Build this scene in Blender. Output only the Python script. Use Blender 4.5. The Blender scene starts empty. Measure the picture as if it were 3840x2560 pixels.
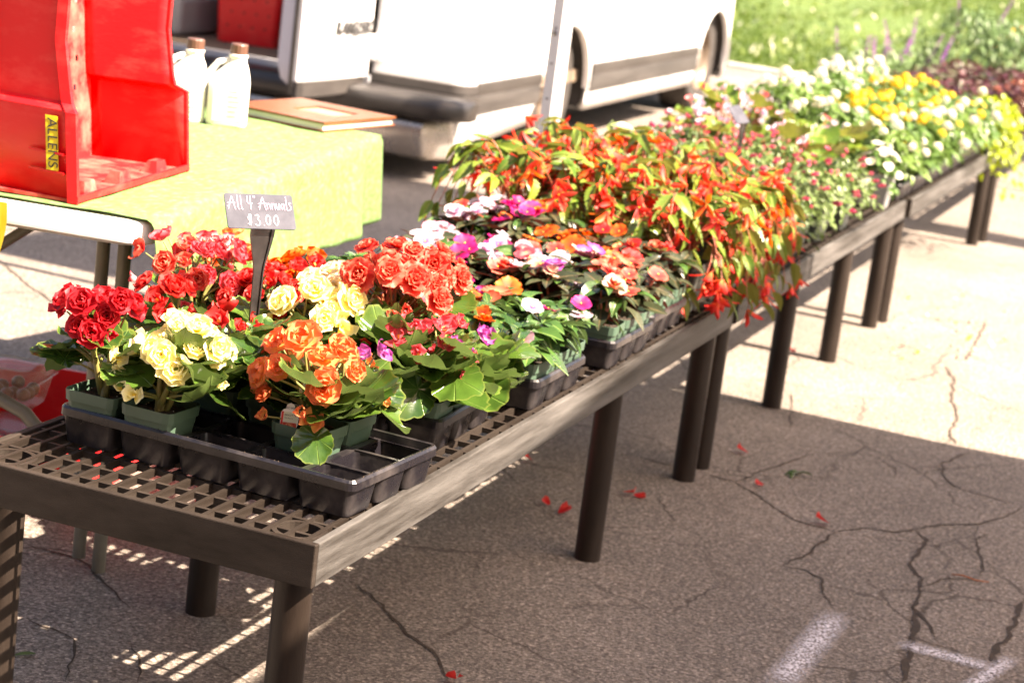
import bpy, math, random
import numpy as np
from mathutils import Vector, Matrix, Euler, Quaternion
random.seed(7); np.random.seed(7)
PI = math.pi
S = bpy.context.scene
COL = S.collection

# ------------------------------------------------------------------ camera, sky, sun, exposure
CAM = Vector((1.15068522, -2.51688594, 1.44471401))
CR = Vector((0.92494998, 0.35920917, 0.12424295))
CU = Vector((-0.19542029, 0.16906789, 0.96603673))
CF = Vector((-0.32600376, 0.91781524, -0.2265761))
FPX = 7592.16159787
cd = bpy.data.cameras.new('camera'); cam = bpy.data.objects.new('camera', cd); COL.objects.link(cam)
m = Matrix((CR, CU, -CF)).transposed().to_4x4(); m.translation = CAM
cam.matrix_world = m
cd.sensor_fit = 'HORIZONTAL'; cd.sensor_width = 36.0; cd.lens = FPX / 3840 * 36.0
cd.clip_start = 0.05; cd.clip_end = 600
cd.dof.use_dof = True; cd.dof.focus_distance = 3.12; cd.dof.aperture_fstop = 6.2
S.camera = cam

SUN_EL = math.radians(49.4)
w = bpy.data.worlds.new('World'); S.world = w; w.use_nodes = True
nt = w.node_tree; bg = nt.nodes['Background']
sky = nt.nodes.new('ShaderNodeTexSky'); sky.sky_type = 'NISHITA'; sky.sun_disc = False
sky.sun_elevation = SUN_EL; sky.sun_rotation = math.radians(90); sky.air_density = 1.0; sky.dust_density = 2.5
nt.links.new(sky.outputs[0], bg.inputs[0]); bg.inputs[1].default_value = 0.064
sl = bpy.data.lights.new('sun', 'SUN'); so = bpy.data.objects.new('sun', sl); COL.objects.link(so)
sl.energy = 5.0; sl.angle = math.radians(0.53); sl.color = (1.0, 0.94, 0.84)
so.location = (20, 0, 22)
so.rotation_euler = Vector((-math.cos(SUN_EL), 0.012, -math.sin(SUN_EL))).to_track_quat('-Z', 'Y').to_euler()
S.view_settings.view_transform = 'Standard'; S.view_settings.look = 'None'
S.view_settings.exposure = 2.64; S.view_settings.gamma = 1.0
S.view_settings.use_curve_mapping = False
try:
    S.view_settings.use_white_balance = True
    S.view_settings.white_balance_temperature = 7700
    S.view_settings.white_balance_tint = 18
except Exception:
    pass
S.render.engine = 'CYCLES'
S.cycles.max_bounces = 8; S.cycles.transparent_max_bounces = 12
S.cycles.use_denoising = True

def gp(vx, vy, z=0.0):
    """photo pixel (2352 wide) to the point where it meets the level z"""
    x, y = vx * 1.6327, vy * 1.6327
    d = CF + CR * ((x - 1920) / FPX) - CU * ((y - 1280) / FPX)
    return CAM + d * ((z - CAM.z) / d.z)
def gy(vx, vy, Y):
    x, y = vx * 1.6327, vy * 1.6327
    d = CF + CR * ((x - 1920) / FPX) - CU * ((y - 1280) / FPX)
    return CAM + d * ((Y - CAM.y) / d.y)

# ------------------------------------------------------------------ helpers
class MB:
    def __init__(s): s.v = []; s.f = []; s.uv = []; s.m = []
    def add(s, vs, fs, mi=0, uv=None):
        o = len(s.v); s.v += [tuple(p) for p in vs]
        s.uv += uv if uv else [(0.5, 0.5)] * len(vs)
        for f in fs: s.f.append(tuple(i + o for i in f)); s.m.append(mi)
        return s
    def box(s, a, b, mi=0):
        (x0, y0, z0), (x1, y1, z1) = a, b
        v = [(x0,y0,z0),(x1,y0,z0),(x1,y1,z0),(x0,y1,z0),(x0,y0,z1),(x1,y0,z1),(x1,y1,z1),(x0,y1,z1)]
        return s.add(v, [(0,3,2,1),(4,5,6,7),(0,1,5,4),(1,2,6,5),(2,3,7,6),(3,0,4,7)], mi)
    def obox(s, c, ax, ay, az, mi=0):
        c, ax, ay, az = Vector(c), Vector(ax), Vector(ay), Vector(az)
        v = [c + ax*i + ay*j + az*k for k in (-1,1) for j in (-1,1) for i in (-1,1)]
        return s.add(v, [(0,2,3,1),(4,5,7,6),(0,1,5,4),(1,3,7,5),(3,2,6,7),(2,0,4,6)], mi)
    def tube(s, pts, r, n=8, mi=0, cap=True):
        pts = [Vector(p) for p in pts]; k = len(pts)
        rs = r if isinstance(r, (list, tuple)) else [r] * k
        vs = []; up = None
        for i, p in enumerate(pts):
            t = (pts[min(i+1,k-1)] - pts[max(i-1,0)]).normalized()
            if up is None: up = t.orthogonal().normalized()
            up = (up - t * up.dot(t)).normalized(); b = t.cross(up)
            vs += [p + (up*math.cos(2*PI*j/n) + b*math.sin(2*PI*j/n)) * rs[i] for j in range(n)]
        fs = [(i*n+j, i*n+(j+1)%n, (i+1)*n+(j+1)%n, (i+1)*n+j) for i in range(k-1) for j in range(n)]
        if cap: fs += [tuple(range(n-1,-1,-1)), tuple((k-1)*n+j for j in range(n))]
        return s.add(vs, fs, mi)
    def loft(s, rings, mi=0, cap=(True, True), closed=True):
        n = len(rings[0]); vs = [p for r in rings for p in r]
        e = n if closed else n-1
        fs = [(i*n+j, i*n+(j+1)%n, (i+1)*n+(j+1)%n, (i+1)*n+j) for i in range(len(rings)-1) for j in range(e)]
        if cap[0]: fs.append(tuple(range(n-1,-1,-1)))
        if cap[1]: fs.append(tuple((len(rings)-1)*n+j for j in range(n)))
        return s.add(vs, fs, mi)
    def prism(s, poly, axis_fn, d0, d1, mi=0):
        return s.loft([[axis_fn(a, b, d0) for a, b in poly], [axis_fn(a, b, d1) for a, b in poly]], mi)
    def grid(s, fn, nu, nv, mi=0, M=None):
        vs = []; uv = []
        for i in range(nu+1):
            for j in range(nv+1):
                u, v = i/nu, j/nv; p = Vector(fn(u, v*2-1))
                vs.append(M @ p if M else p); uv.append((u, v))
        fs = [(i*(nv+1)+j, i*(nv+1)+j+1, (i+1)*(nv+1)+j+1, (i+1)*(nv+1)+j) for i in range(nu) for j in range(nv)]
        return s.add(vs, fs, mi, uv)
    def mesh(s, name, mats, smooth=True):
        me = bpy.data.meshes.new(name); me.from_pydata(s.v, [], s.f)
        for mt in (mats if isinstance(mats, (list, tuple)) else [mats]): me.materials.append(mt)
        if any(s.m): me.polygons.foreach_set('material_index', s.m)
        if smooth: me.polygons.foreach_set('use_smooth', [True] * len(me.polygons))
        ul = me.uv_layers.new(name='UVMap'); li = [0] * len(me.loops); me.loops.foreach_get('vertex_index', li)
        ul.data.foreach_set('uv', [c for i in li for c in s.uv[i]])
        me.update(); return me
    def build(s, name, mats, parent=None, smooth=False, loc=None, rz=0.0, angle=None):
        me = s.mesh(name, mats, smooth or angle is not None)
        if angle is not None:
            try: me.set_sharp_from_angle(angle=math.radians(angle))
            except Exception: pass
        return put(name, me, parent, loc, (0, 0, rz))

def put(name, me, parent=None, loc=None, rot=None, sc=None, mat=None):
    o = bpy.data.objects.new(name, me); COL.objects.link(o)
    if parent: o.parent = parent
    if loc is not None: o.location = loc
    if rot is not None:
        o.rotation_euler = rot if len(rot) == 3 else Quaternion(rot).to_euler()
    if sc is not None: o.scale = (sc, sc, sc) if isinstance(sc, (int, float)) else sc
    if mat: o.material_slots[0].link = 'OBJECT'; o.material_slots[0].material = mat
    return o
def thing(name, label, cat, loc=(0,0,0), rz=0.0, group=None):
    o = put(name, None, None, loc, (0, 0, rz)); o.empty_display_size = 0.05
    return tag(o, label, cat, group)
def tag(o, label=None, cat=None, group=None, kind=None):
    if label: o['label'] = label
    if cat: o['category'] = cat
    if group: o['group'] = group
    if kind: o['kind'] = kind
    return o
def rrect(x0, y0, x1, y1, r, n=4):
    out = []
    for cx, cy, a0 in ((x1-r,y1-r,0),(x0+r,y1-r,90),(x0+r,y0+r,180),(x1-r,y0+r,270)):
        for k in range(n+1):
            a = math.radians(a0 + 90*k/n); out.append((cx + r*math.cos(a), cy + r*math.sin(a)))
    return out
def bevel(o, wd=0.004, seg=2):
    b = o.modifiers.new('bevel', 'BEVEL'); b.width = wd; b.segments = seg; b.limit_method = 'ANGLE'; b.angle_limit = math.radians(40)
    return o
def R(a, b): return random.uniform(a, b)

# ------------------------------------------------------------------ materials
def nodes(name):
    mt = bpy.data.materials.new(name); mt.use_nodes = True
    n = mt.node_tree.nodes; return mt, n, mt.node_tree.links, n['Principled BSDF']
def ramp(n, stops):
    r = n.new('ShaderNodeValToRGB'); e = r.color_ramp.elements
    while len(e) < len(stops): e.new(0.5)
    for i, (p, c) in enumerate(stops): e[i].position = p; e[i].color = (*c[:3], 1) if len(c) >= 3 else (c[0], c[0], c[0], 1)
    return r
def pm(name, c, rough=0.5, c2=None, nscale=8.0, bump=0.0, bscale=60.0, metal=0.0, stretch=(1,1,1), detail=6.0, spec=0.5, lo=0.35, hi=0.65, coord='Object'):
    mt, n, l, b = nodes(name)
    b.inputs['Roughness'].default_value = rough; b.inputs['Metallic'].default_value = metal
    b.inputs['Specular IOR Level'].default_value = spec
    b.inputs['Base Color'].default_value = (*c, 1)
    if c2 is None and bump == 0: return mt
    tc = n.new('ShaderNodeTexCoord'); mp = n.new('ShaderNodeMapping'); mp.inputs['Scale'].default_value = stretch
    l.new(tc.outputs[coord], mp.inputs[0])
    if c2 is not None:
        nz = n.new('ShaderNodeTexNoise'); nz.inputs['Scale'].default_value = nscale; nz.inputs['Detail'].default_value = detail
        nz.inputs['Roughness'].default_value = 0.65
        l.new(mp.outputs[0], nz.inputs[0]); r = ramp(n, [(lo, c), (hi, c2)]); l.new(nz.outputs[0], r.inputs[0]); l.new(r.outputs[0], b.inputs['Base Color'])
        rr = n.new('ShaderNodeMapRange'); rr.inputs[3].default_value = rough - 0.08; rr.inputs[4].default_value = min(1, rough + 0.12)
        l.new(nz.outputs[0], rr.inputs[0]); l.new(rr.outputs[0], b.inputs['Roughness'])
    if bump:
        n2 = n.new('ShaderNodeTexNoise'); n2.inputs['Scale'].default_value = bscale; n2.inputs['Detail'].default_value = 4
        l.new(mp.outputs[0], n2.inputs[0]); bp = n.new('ShaderNodeBump'); bp.inputs['Strength'].default_value = bump; bp.inputs['Distance'].default_value = 0.002
        l.new(n2.outputs[0], bp.inputs['Height']); l.new(bp.outputs[0], b.inputs['Normal'])
    return mt
def thin(mt, n, l, b, colsock, amount):
    tr = n.new('ShaderNodeBsdfTranslucent'); mx = n.new('ShaderNodeMixShader'); mx.inputs[0].default_value = amount
    l.new(colsock, tr.inputs[0]); l.new(b.outputs[0], mx.inputs[1]); l.new(tr.outputs[0], mx.inputs[2])
    l.new(mx.outputs[0], n['Material Output'].inputs[0])
def leafmat(name, c1, c2, vein, rough=0.38, polar=False, nv=8, edge=None, trans=0.3, under=None, bumpy=0.3):
    mt, n, l, b = nodes(name)
    b.inputs['Roughness'].default_value = rough
    oi = n.new('ShaderNodeObjectInfo'); tc = n.new('ShaderNodeTexCoord'); uv = n.new('ShaderNodeUVMap'); sx = n.new('ShaderNodeSeparateXYZ')
    l.new(uv.outputs[0], sx.inputs[0])
    nz = n.new('ShaderNodeTexNoise'); nz.inputs['Scale'].default_value = 45; nz.inputs['Detail'].default_value = 5; l.new(tc.outputs['Object'], nz.inputs[0])
    ad = n.new('ShaderNodeMath'); ad.operation = 'MULTIPLY_ADD'; ad.inputs[1].default_value = 0.55; l.new(oi.outputs['Random'], ad.inputs[0])
    ms = n.new('ShaderNodeMath'); ms.operation = 'MULTIPLY'; ms.inputs[1].default_value = 0.5; l.new(nz.outputs[0], ms.inputs[0]); l.new(ms.outputs[0], ad.inputs[2])
    r = ramp(n, [(0.2, c1), (0.85, c2)]); l.new(ad.outputs[0], r.inputs[0]); col = r.outputs[0]
    # veins
    if polar:
        a = n.new('ShaderNodeMath'); a.operation = 'MULTIPLY'; a.inputs[1].default_value = 2*PI*nv; l.new(sx.outputs[0], a.inputs[0])
        c = n.new('ShaderNodeMath'); c.operation = 'COSINE'; l.new(a.outputs[0], c.inputs[0])
        mr = n.new('ShaderNodeMapRange'); mr.inputs[1].default_value = 0.965; mr.inputs[2].default_value = 1.0; l.new(c.outputs[0], mr.inputs[0])
    else:
        a = n.new('ShaderNodeMath'); a.operation = 'SUBTRACT'; a.inputs[1].default_value = 0.5; l.new(sx.outputs[1], a.inputs[0])
        ab = n.new('ShaderNodeMath'); ab.operation = 'ABSOLUTE'; l.new(a.outputs[0], ab.inputs[0])
        mid = n.new('ShaderNodeMapRange'); mid.inputs[1].default_value = 0.07; mid.inputs[2].default_value = 0.02; l.new(ab.outputs[0], mid.inputs[0])
        k = n.new('ShaderNodeMath'); k.operation = 'MULTIPLY_ADD'; k.inputs[1].default_value = 2*PI*nv; l.new(sx.outputs[0], k.inputs[0])
        k2 = n.new('ShaderNodeMath'); k2.operation = 'MULTIPLY'; k2.inputs[1].default_value = -2*PI*nv*0.55; l.new(ab.outputs[0], k2.inputs[0]); l.new(k2.outputs[0], k.inputs[2])
        c = n.new('ShaderNodeMath'); c.operation = 'COSINE'; l.new(k.outputs[0], c.inputs[0])
        m2 = n.new('ShaderNodeMapRange'); m2.inputs[1].default_value = 0.93; m2.inputs[2].default_value = 1.0; m2.inputs[4].default_value = 0.45; l.new(c.outputs[0], m2.inputs[0])
        mr = n.new('ShaderNodeMath'); mr.operation = 'MAXIMUM'; l.new(mid.outputs[0], mr.inputs[0]); l.new(m2.outputs[0], mr.inputs[1])
    mx = n.new('ShaderNodeMix'); mx.data_type = 'RGBA'; l.new(mr.outputs[0], mx.inputs[0]); l.new(col, mx.inputs[6]); mx.inputs[7].default_value = (*vein, 1); col = mx.outputs[2]
    if edge:
        em = n.new('ShaderNodeMapRange'); em.inputs[1].default_value = 0.93; em.inputs[2].default_value = 1.0; l.new(sx.outputs[1], em.inputs[0])
        me_ = n.new('ShaderNodeMix'); me_.data_type = 'RGBA'; l.new(em.outputs[0], me_.inputs[0]); l.new(col, me_.inputs[6]); me_.inputs[7].default_value = (*edge, 1); col = me_.outputs[2]
    if under:
        ge = n.new('ShaderNodeNewGeometry'); mu = n.new('ShaderNodeMix'); mu.data_type = 'RGBA'; l.new(ge.outputs['Backfacing'], mu.inputs[0]); l.new(col, mu.inputs[6]); mu.inputs[7].default_value = (*under, 1); col = mu.outputs[2]
    l.new(col, b.inputs['Base Color'])
    bp = n.new('ShaderNodeBump'); bp.inputs['Strength'].default_value = bumpy; bp.inputs['Distance'].default_value = 0.003
    sm = n.new('ShaderNodeMath'); sm.operation = 'SUBTRACT'; l.new(nz.outputs[0], sm.inputs[0]); l.new(mr.outputs[0], sm.inputs[1])
    l.new(sm.outputs[0], bp.inputs['Height']); l.new(bp.outputs[0], b.inputs['Normal'])
    thin(mt, n, l, b, col, trans); return mt
def petalmat(name, base, mid, edge, trans=0.42, vein=0.12):
    mt, n, l, b = nodes(name); b.inputs['Roughness'].default_value = 0.55
    uv = n.new('ShaderNodeUVMap'); sx = n.new('ShaderNodeSeparateXYZ'); l.new(uv.outputs[0], sx.inputs[0])
    tc = n.new('ShaderNodeTexCoord'); nz = n.new('ShaderNodeTexNoise'); nz.inputs['Scale'].default_value = 90; nz.inputs['Detail'].default_value = 3; l.new(tc.outputs['Object'], nz.inputs[0])
    oi = n.new('ShaderNodeObjectInfo')
    a = n.new('ShaderNodeMath'); a.operation = 'MULTIPLY_ADD'; a.inputs[1].default_value = vein; l.new(nz.outputs[0], a.inputs[0]); l.new(sx.outputs[0], a.inputs[2])
    o2 = n.new('ShaderNodeMath'); o2.operation = 'MULTIPLY_ADD'; o2.inputs[1].default_value = 0.22; l.new(oi.outputs['Random'], o2.inputs[0]); l.new(a.outputs[0], o2.inputs[2])
    o3 = n.new('ShaderNodeMath'); o3.operation = 'SUBTRACT'; o3.inputs[1].default_value = 0.16; l.new(o2.outputs[0], o3.inputs[0])
    r = ramp(n, [(0.05, base), (0.5, mid), (0.97, edge)]); l.new(o3.outputs[0], r.inputs[0]); l.new(r.outputs[0], b.inputs['Base Color'])
    thin(mt, n, l, b, r.outputs[0], trans); return mt

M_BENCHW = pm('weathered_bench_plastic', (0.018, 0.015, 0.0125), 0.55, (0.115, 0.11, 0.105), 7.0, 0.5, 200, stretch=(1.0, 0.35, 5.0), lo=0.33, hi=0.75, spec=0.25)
M_BENCH = pm('bench_plastic', (0.0095, 0.0062, 0.0042), 0.55, (0.042, 0.033, 0.027), 5.0, 0.35, 240, stretch=(1.0, 0.5, 4.0), lo=0.33, hi=0.78, spec=0.2)
M_LEG = pm('leg_plastic', (0.011, 0.007, 0.005), 0.42, (0.027, 0.02, 0.016), 7.0, 0.2, 300, stretch=(1, 1, 0.25), spec=0.25)
M_TRAY = pm('black_tray', (0.008, 0.007, 0.009), 0.27, (0.06, 0.052, 0.05), 14.0, 0.08, 200, lo=0.48, hi=0.82)
M_POT = pm('green_pot', (0.047, 0.088, 0.06), 0.42, (0.062, 0.108, 0.075), 10.0, 0.08, 150)
M_POTDARK = pm('dark_pot', (0.025, 0.03, 0.027), 0.45, (0.05, 0.055, 0.05), 12.0)
M_SOIL = pm('soil', (0.012, 0.008, 0.005), 0.95, (0.06, 0.038, 0.022), 130.0, 1.0, 170, lo=0.42, hi=0.68)
M_PERLITE = pm('perlite', (0.6, 0.57, 0.5), 0.9)
M_STEMG = pm('green_stem', (0.14, 0.17, 0.035), 0.5, (0.2, 0.15, 0.05), 30.0)
M_STEMR = pm('red_stem', (0.32, 0.05, 0.03), 0.45, (0.22, 0.1, 0.04), 25.0)
M_BEGL = leafmat('begonia_leaf', (0.014, 0.045, 0.008), (0.08, 0.155, 0.022), (0.1, 0.17, 0.034), 0.2, True, 8, (0.12, 0.16, 0.032), 0.28, (0.11, 0.17, 0.045), 0.55)
M_IMPG = leafmat('impatiens_leaf', (0.016, 0.052, 0.011), (0.05, 0.12, 0.022), (0.14, 0.21, 0.05), 0.26, False, 9, None, 0.24, (0.07, 0.12, 0.035))
M_IMPD = leafmat('bronze_impatiens_leaf', (0.016, 0.024, 0.011), (0.045, 0.056, 0.026), (0.13, 0.1, 0.05), 0.28, False, 9, None, 0.2, (0.08, 0.018, 0.012))
M_IMPR = leafmat('red_young_leaf', (0.1, 0.012, 0.012), (0.2, 0.03, 0.02), (0.25, 0.06, 0.04), 0.35, False, 9, None, 0.35)
M_BOLL = leafmat('trailing_begonia_leaf', (0.06, 0.14, 0.016), (0.19, 0.26, 0.03), (0.24, 0.27, 0.06), 0.34, False, 11, None, 0.36, (0.17, 0.18, 0.035))
M_FUCL = leafmat('fuchsia_leaf', (0.05, 0.105, 0.026), (0.13, 0.19, 0.052), (0.16, 0.22, 0.08), 0.36, False, 6, None, 0.3)
M_LANL = leafmat('lantana_leaf', (0.05, 0.12, 0.022), (0.12, 0.2, 0.04), (0.15, 0.24, 0.065), 0.38, False, 8, None, 0.3)
M_LIME = leafmat('lime_leaf', (0.24, 0.34, 0.012), (0.36, 0.43, 0.022), (0.36, 0.42, 0.06), 0.4, False, 6, None, 0.38)
M_COLL = leafmat('burgundy_leaf', (0.028, 0.006, 0.01), (0.085, 0.018, 0.018), (0.14, 0.05, 0.05), 0.34, False, 8, None, 0.22, (0.1, 0.04, 0.045))
M_COLG = leafmat('green_purple_leaf', (0.035, 0.05, 0.02), (0.1, 0.09, 0.045), (0.16, 0.12, 0.08), 0.36, False, 8, None, 0.22)
M_COLB = leafmat('bronze_leaf', (0.11, 0.025, 0.012), (0.2, 0.06, 0.03), (0.25, 0.1, 0.06), 0.34, False, 8, None, 0.28, (0.2, 0.08, 0.06))
M_SALL = leafmat('salvia_leaf', (0.06, 0.13, 0.042), (0.13, 0.2, 0.075), (0.17, 0.25, 0.11), 0.42, False, 8, None, 0.28)
P_RED = petalmat('red_petal', (0.3, 0.0015, 0.008), (0.42, 0.004, 0.014), (0.6, 0.025, 0.035))
P_SCAR = petalmat('scarlet_petal', (0.4, 0.004, 0.008), (0.52, 0.011, 0.013), (0.68, 0.05, 0.04))
P_CORAL = petalmat('coral_petal', (0.48, 0.018, 0.02), (0.62, 0.048, 0.034), (0.76, 0.16, 0.1))
P_ORNG = petalmat('orange_petal', (0.9, 0.5, 0.14), (0.86, 0.36, 0.11), (0.8, 0.19, 0.085))
P_YEL = petalmat('yellow_petal', (0.85, 0.68, 0.1), (0.9, 0.81, 0.34), (0.92, 0.87, 0.55))
P_CREAM = petalmat('cream_petal', (0.8, 0.62, 0.14), (0.84, 0.74, 0.42), (0.86, 0.76, 0.6))
P_PINKRED = petalmat('pink_red_petal', (0.72, 0.3, 0.25), (0.6, 0.042, 0.066), (0.7, 0.1, 0.12))
P_BLUSH = petalmat('blush_petal', (0.75, 0.5, 0.46), (0.7, 0.28, 0.28), (0.55, 0.025, 0.05))
P_MAG = petalmat('magenta_petal', (0.28, 0.0015, 0.05), (0.46, 0.005, 0.12), (0.55, 0.018, 0.19))
P_WPINK = petalmat('white_pink_petal', (0.45, 0.06, 0.28), (0.62, 0.44, 0.55), (0.68, 0.62, 0.66))
P_LILAC = petalmat('lilac_petal', (0.62, 0.46, 0.56), (0.5, 0.13, 0.38), (0.4, 0.04, 0.28))
P_PALE = petalmat('pale_petal', (0.5, 0.3, 0.3), (0.56, 0.36, 0.42), (0.55, 0.28, 0.38))
P_SALM = petalmat('salmon_petal', (0.6, 0.24, 0.13), (0.55, 0.12, 0.06), (0.5, 0.055, 0.025))
P_PEACH = petalmat('peach_petal', (0.5, 0.09, 0.05), (0.64, 0.36, 0.25), (0.68, 0.5, 0.38))
P_TANG = petalmat('tangerine_petal', (0.45, 0.022, 0.007), (0.62, 0.08, 0.006), (0.7, 0.15, 0.012))
P_HANG = petalmat('trailing_red_petal', (0.8, 0.17, 0.045), (0.74, 0.05, 0.025), (0.64, 0.018, 0.018))
P_FUCH = petalmat('fuchsia_petal', (0.4, 0.006, 0.065), (0.55, 0.04, 0.12), (0.66, 0.18, 0.24))
P_WHITE = petalmat('white_petal', (0.6, 0.54, 0.25), (0.66, 0.63, 0.54), (0.7, 0.68, 0.64))
P_GOLD = petalmat('gold_petal', (0.62, 0.27, 0.004), (0.68, 0.45, 0.006), (0.72, 0.54, 0.015))
P_PURP = petalmat('purple_petal', (0.22, 0.015, 0.32), (0.34, 0.04, 0.46), (0.42, 0.1, 0.55))

# ------------------------------------------------------------------ ground
def asphalt():
    mt, n, l, b = nodes('asphalt')
    tc = n.new('ShaderNodeTexCoord')
    def noise(sc, det=4, ro=0.6):
        z = n.new('ShaderNodeTexNoise'); z.inputs['Scale'].default_value = sc; z.inputs['Detail'].default_value = det; z.inputs['Roughness'].default_value = ro
        l.new(tc.outputs['Object'], z.inputs[0]); return z
    fine = noise(125, 5, 0.85); mid = noise(70, 3); big = noise(1.3, 6, 0.6)
    r1 = ramp(n, [(0.34, (0.05, 0.041, 0.035)), (0.5, (0.16, 0.139, 0.122)), (0.66, (0.38, 0.34, 0.305))]); l.new(fine.outputs[0], r1.inputs[0])
    r2 = ramp(n, [(0.3, (0.72, 0.70, 0.68)), (0.7, (1.18, 1.16, 1.13))]); l.new(big.outputs[0], r2.inputs[0])
    vs_ = n.new('ShaderNodeTexVoronoi'); vs_.inputs['Scale'].default_value = 150; l.new(tc.outputs['Object'], vs_.inputs[0])
    vr = ramp(n, [(0.1, (0.55, 0.53, 0.52)), (0.6, (1.0, 1.0, 1.0)), (0.95, (1.75, 1.72, 1.7))]); l.new(vs_.outputs['Color'], vr.inputs[0])
    ms = n.new('ShaderNodeMix'); ms.data_type = 'RGBA'; ms.blend_type = 'MULTIPLY'; ms.inputs[0].default_value = 0.85; l.new(r1.outputs[0], ms.inputs[6]); l.new(vr.outputs[0], ms.inputs[7])
    mu = n.new('ShaderNodeMix'); mu.data_type = 'RGBA'; mu.blend_type = 'MULTIPLY'; mu.inputs[0].default_value = 1; l.new(ms.outputs[2], mu.inputs[6]); l.new(r2.outputs[0], mu.inputs[7])
    # hairline cracks
    ds = noise(3.0, 5, 0.6); va = n.new('ShaderNodeVectorMath'); va.operation = 'MULTIPLY_ADD'; va.inputs[1].default_value = (0.22, 0.22, 0)
    l.new(ds.outputs[1], va.inputs[0]); l.new(tc.outputs['Object'], va.inputs[2])
    vo = n.new('ShaderNodeTexVoronoi'); vo.feature = 'DISTANCE_TO_EDGE'; vo.inputs['Scale'].default_value = 2.6; l.new(va.outputs[0], vo.inputs[0])
    cr = n.new('ShaderNodeMapRange'); cr.inputs[1].default_value = 0.014; cr.inputs[2].default_value = 0.004; l.new(vo.outputs[0], cr.inputs[0])
    pa = noise(1.9, 2); pr = n.new('ShaderNodeMapRange'); pr.inputs[1].default_value = 0.43; pr.inputs[2].default_value = 0.56; l.new(pa.outputs[0], pr.inputs[0])
    cm = n.new('ShaderNodeMath'); cm.operation = 'MULTIPLY'; l.new(cr.outputs[0], cm.inputs[0]); l.new(pr.outputs[0], cm.inputs[1])
    cs = n.new('ShaderNodeMath'); cs.operation = 'MULTIPLY'; cs.inputs[1].default_value = 0.7; l.new(cm.outputs[0], cs.inputs[0])
    mx = n.new('ShaderNodeMix'); mx.data_type = 'RGBA'; l.new(cs.outputs[0], mx.inputs[0]); l.new(mu.outputs[2], mx.inputs[6]); mx.inputs[7].default_value = (0.04, 0.03, 0.022, 1)
    l.new(mx.outputs[2], b.inputs['Base Color']); b.inputs['Roughness'].default_value = 0.88; b.inputs['Specular IOR Level'].default_value = 0.3
    h = n.new('ShaderNodeMath'); h.operation = 'ADD'; l.new(fine.outputs[0], h.inputs[0]); l.new(mid.outputs[0], h.inputs[1])
    h2 = n.new('ShaderNodeMath'); h2.operation = 'SUBTRACT'; l.new(h.outputs[0], h2.inputs[0]); l.new(cs.outputs[0], h2.inputs[1])
    bp = n.new('ShaderNodeBump'); bp.inputs['Strength'].default_value = 0.75; bp.inputs['Distance'].default_value = 0.004; l.new(h2.outputs[0], bp.inputs['Height']); l.new(bp.outputs[0], b.inputs['Normal'])
    return mt
M_ASPH = asphalt()
g = MB(); g.add([(-150,-150,0),(150,-150,0),(150,200,0),(-150,200,0)], [(0,1,2,3)])
GROUND = tag(g.build('asphalt_ground', M_ASPH), kind='structure')
M_CRACK = pm('crack_dirt', (0.013, 0.008, 0.0045), 0.95, (0.045, 0.028, 0.016), 40.0, 0.6, 200)
def crack(pts, wd=0.007):
    P = [gp(*a) for a in pts]; Q = [P[0]]
    for a, b in zip(P[:-1], P[1:]):                       # subdivide and jitter
        L = (b - a).length; k = max(2, int(L / 0.022)); nrm = Vector((-(b-a).y, (b-a).x, 0)).normalized()
        for i in range(1, k+1):
            Q.append(a.lerp(b, i/k) + nrm * (R(-0.006, 0.006) if i < k else 0))
    mb = MB(); L = []; n = len(Q)
    for i, p in enumerate(Q):
        t = (Q[min(i+1,n-1)] - Q[max(i-1,0)]).normalized(); s = Vector((-t.y, t.x, 0))
        e = min(1, i/3 + 0.15, (n-1-i)/3 + 0.15); h = wd * e * R(0.35, 0.85)
        L += [(p + s*h)[:2] + (0.0022,), (p - s*h*R(0.5, 1.2))[:2] + (0.0022,)]
    mb.add(L, [(2*i, 2*i+2, 2*i+3, 2*i+1) for i in range(n-1)])
    o = mb.build('crack', M_CRACK, GROUND)
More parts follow.
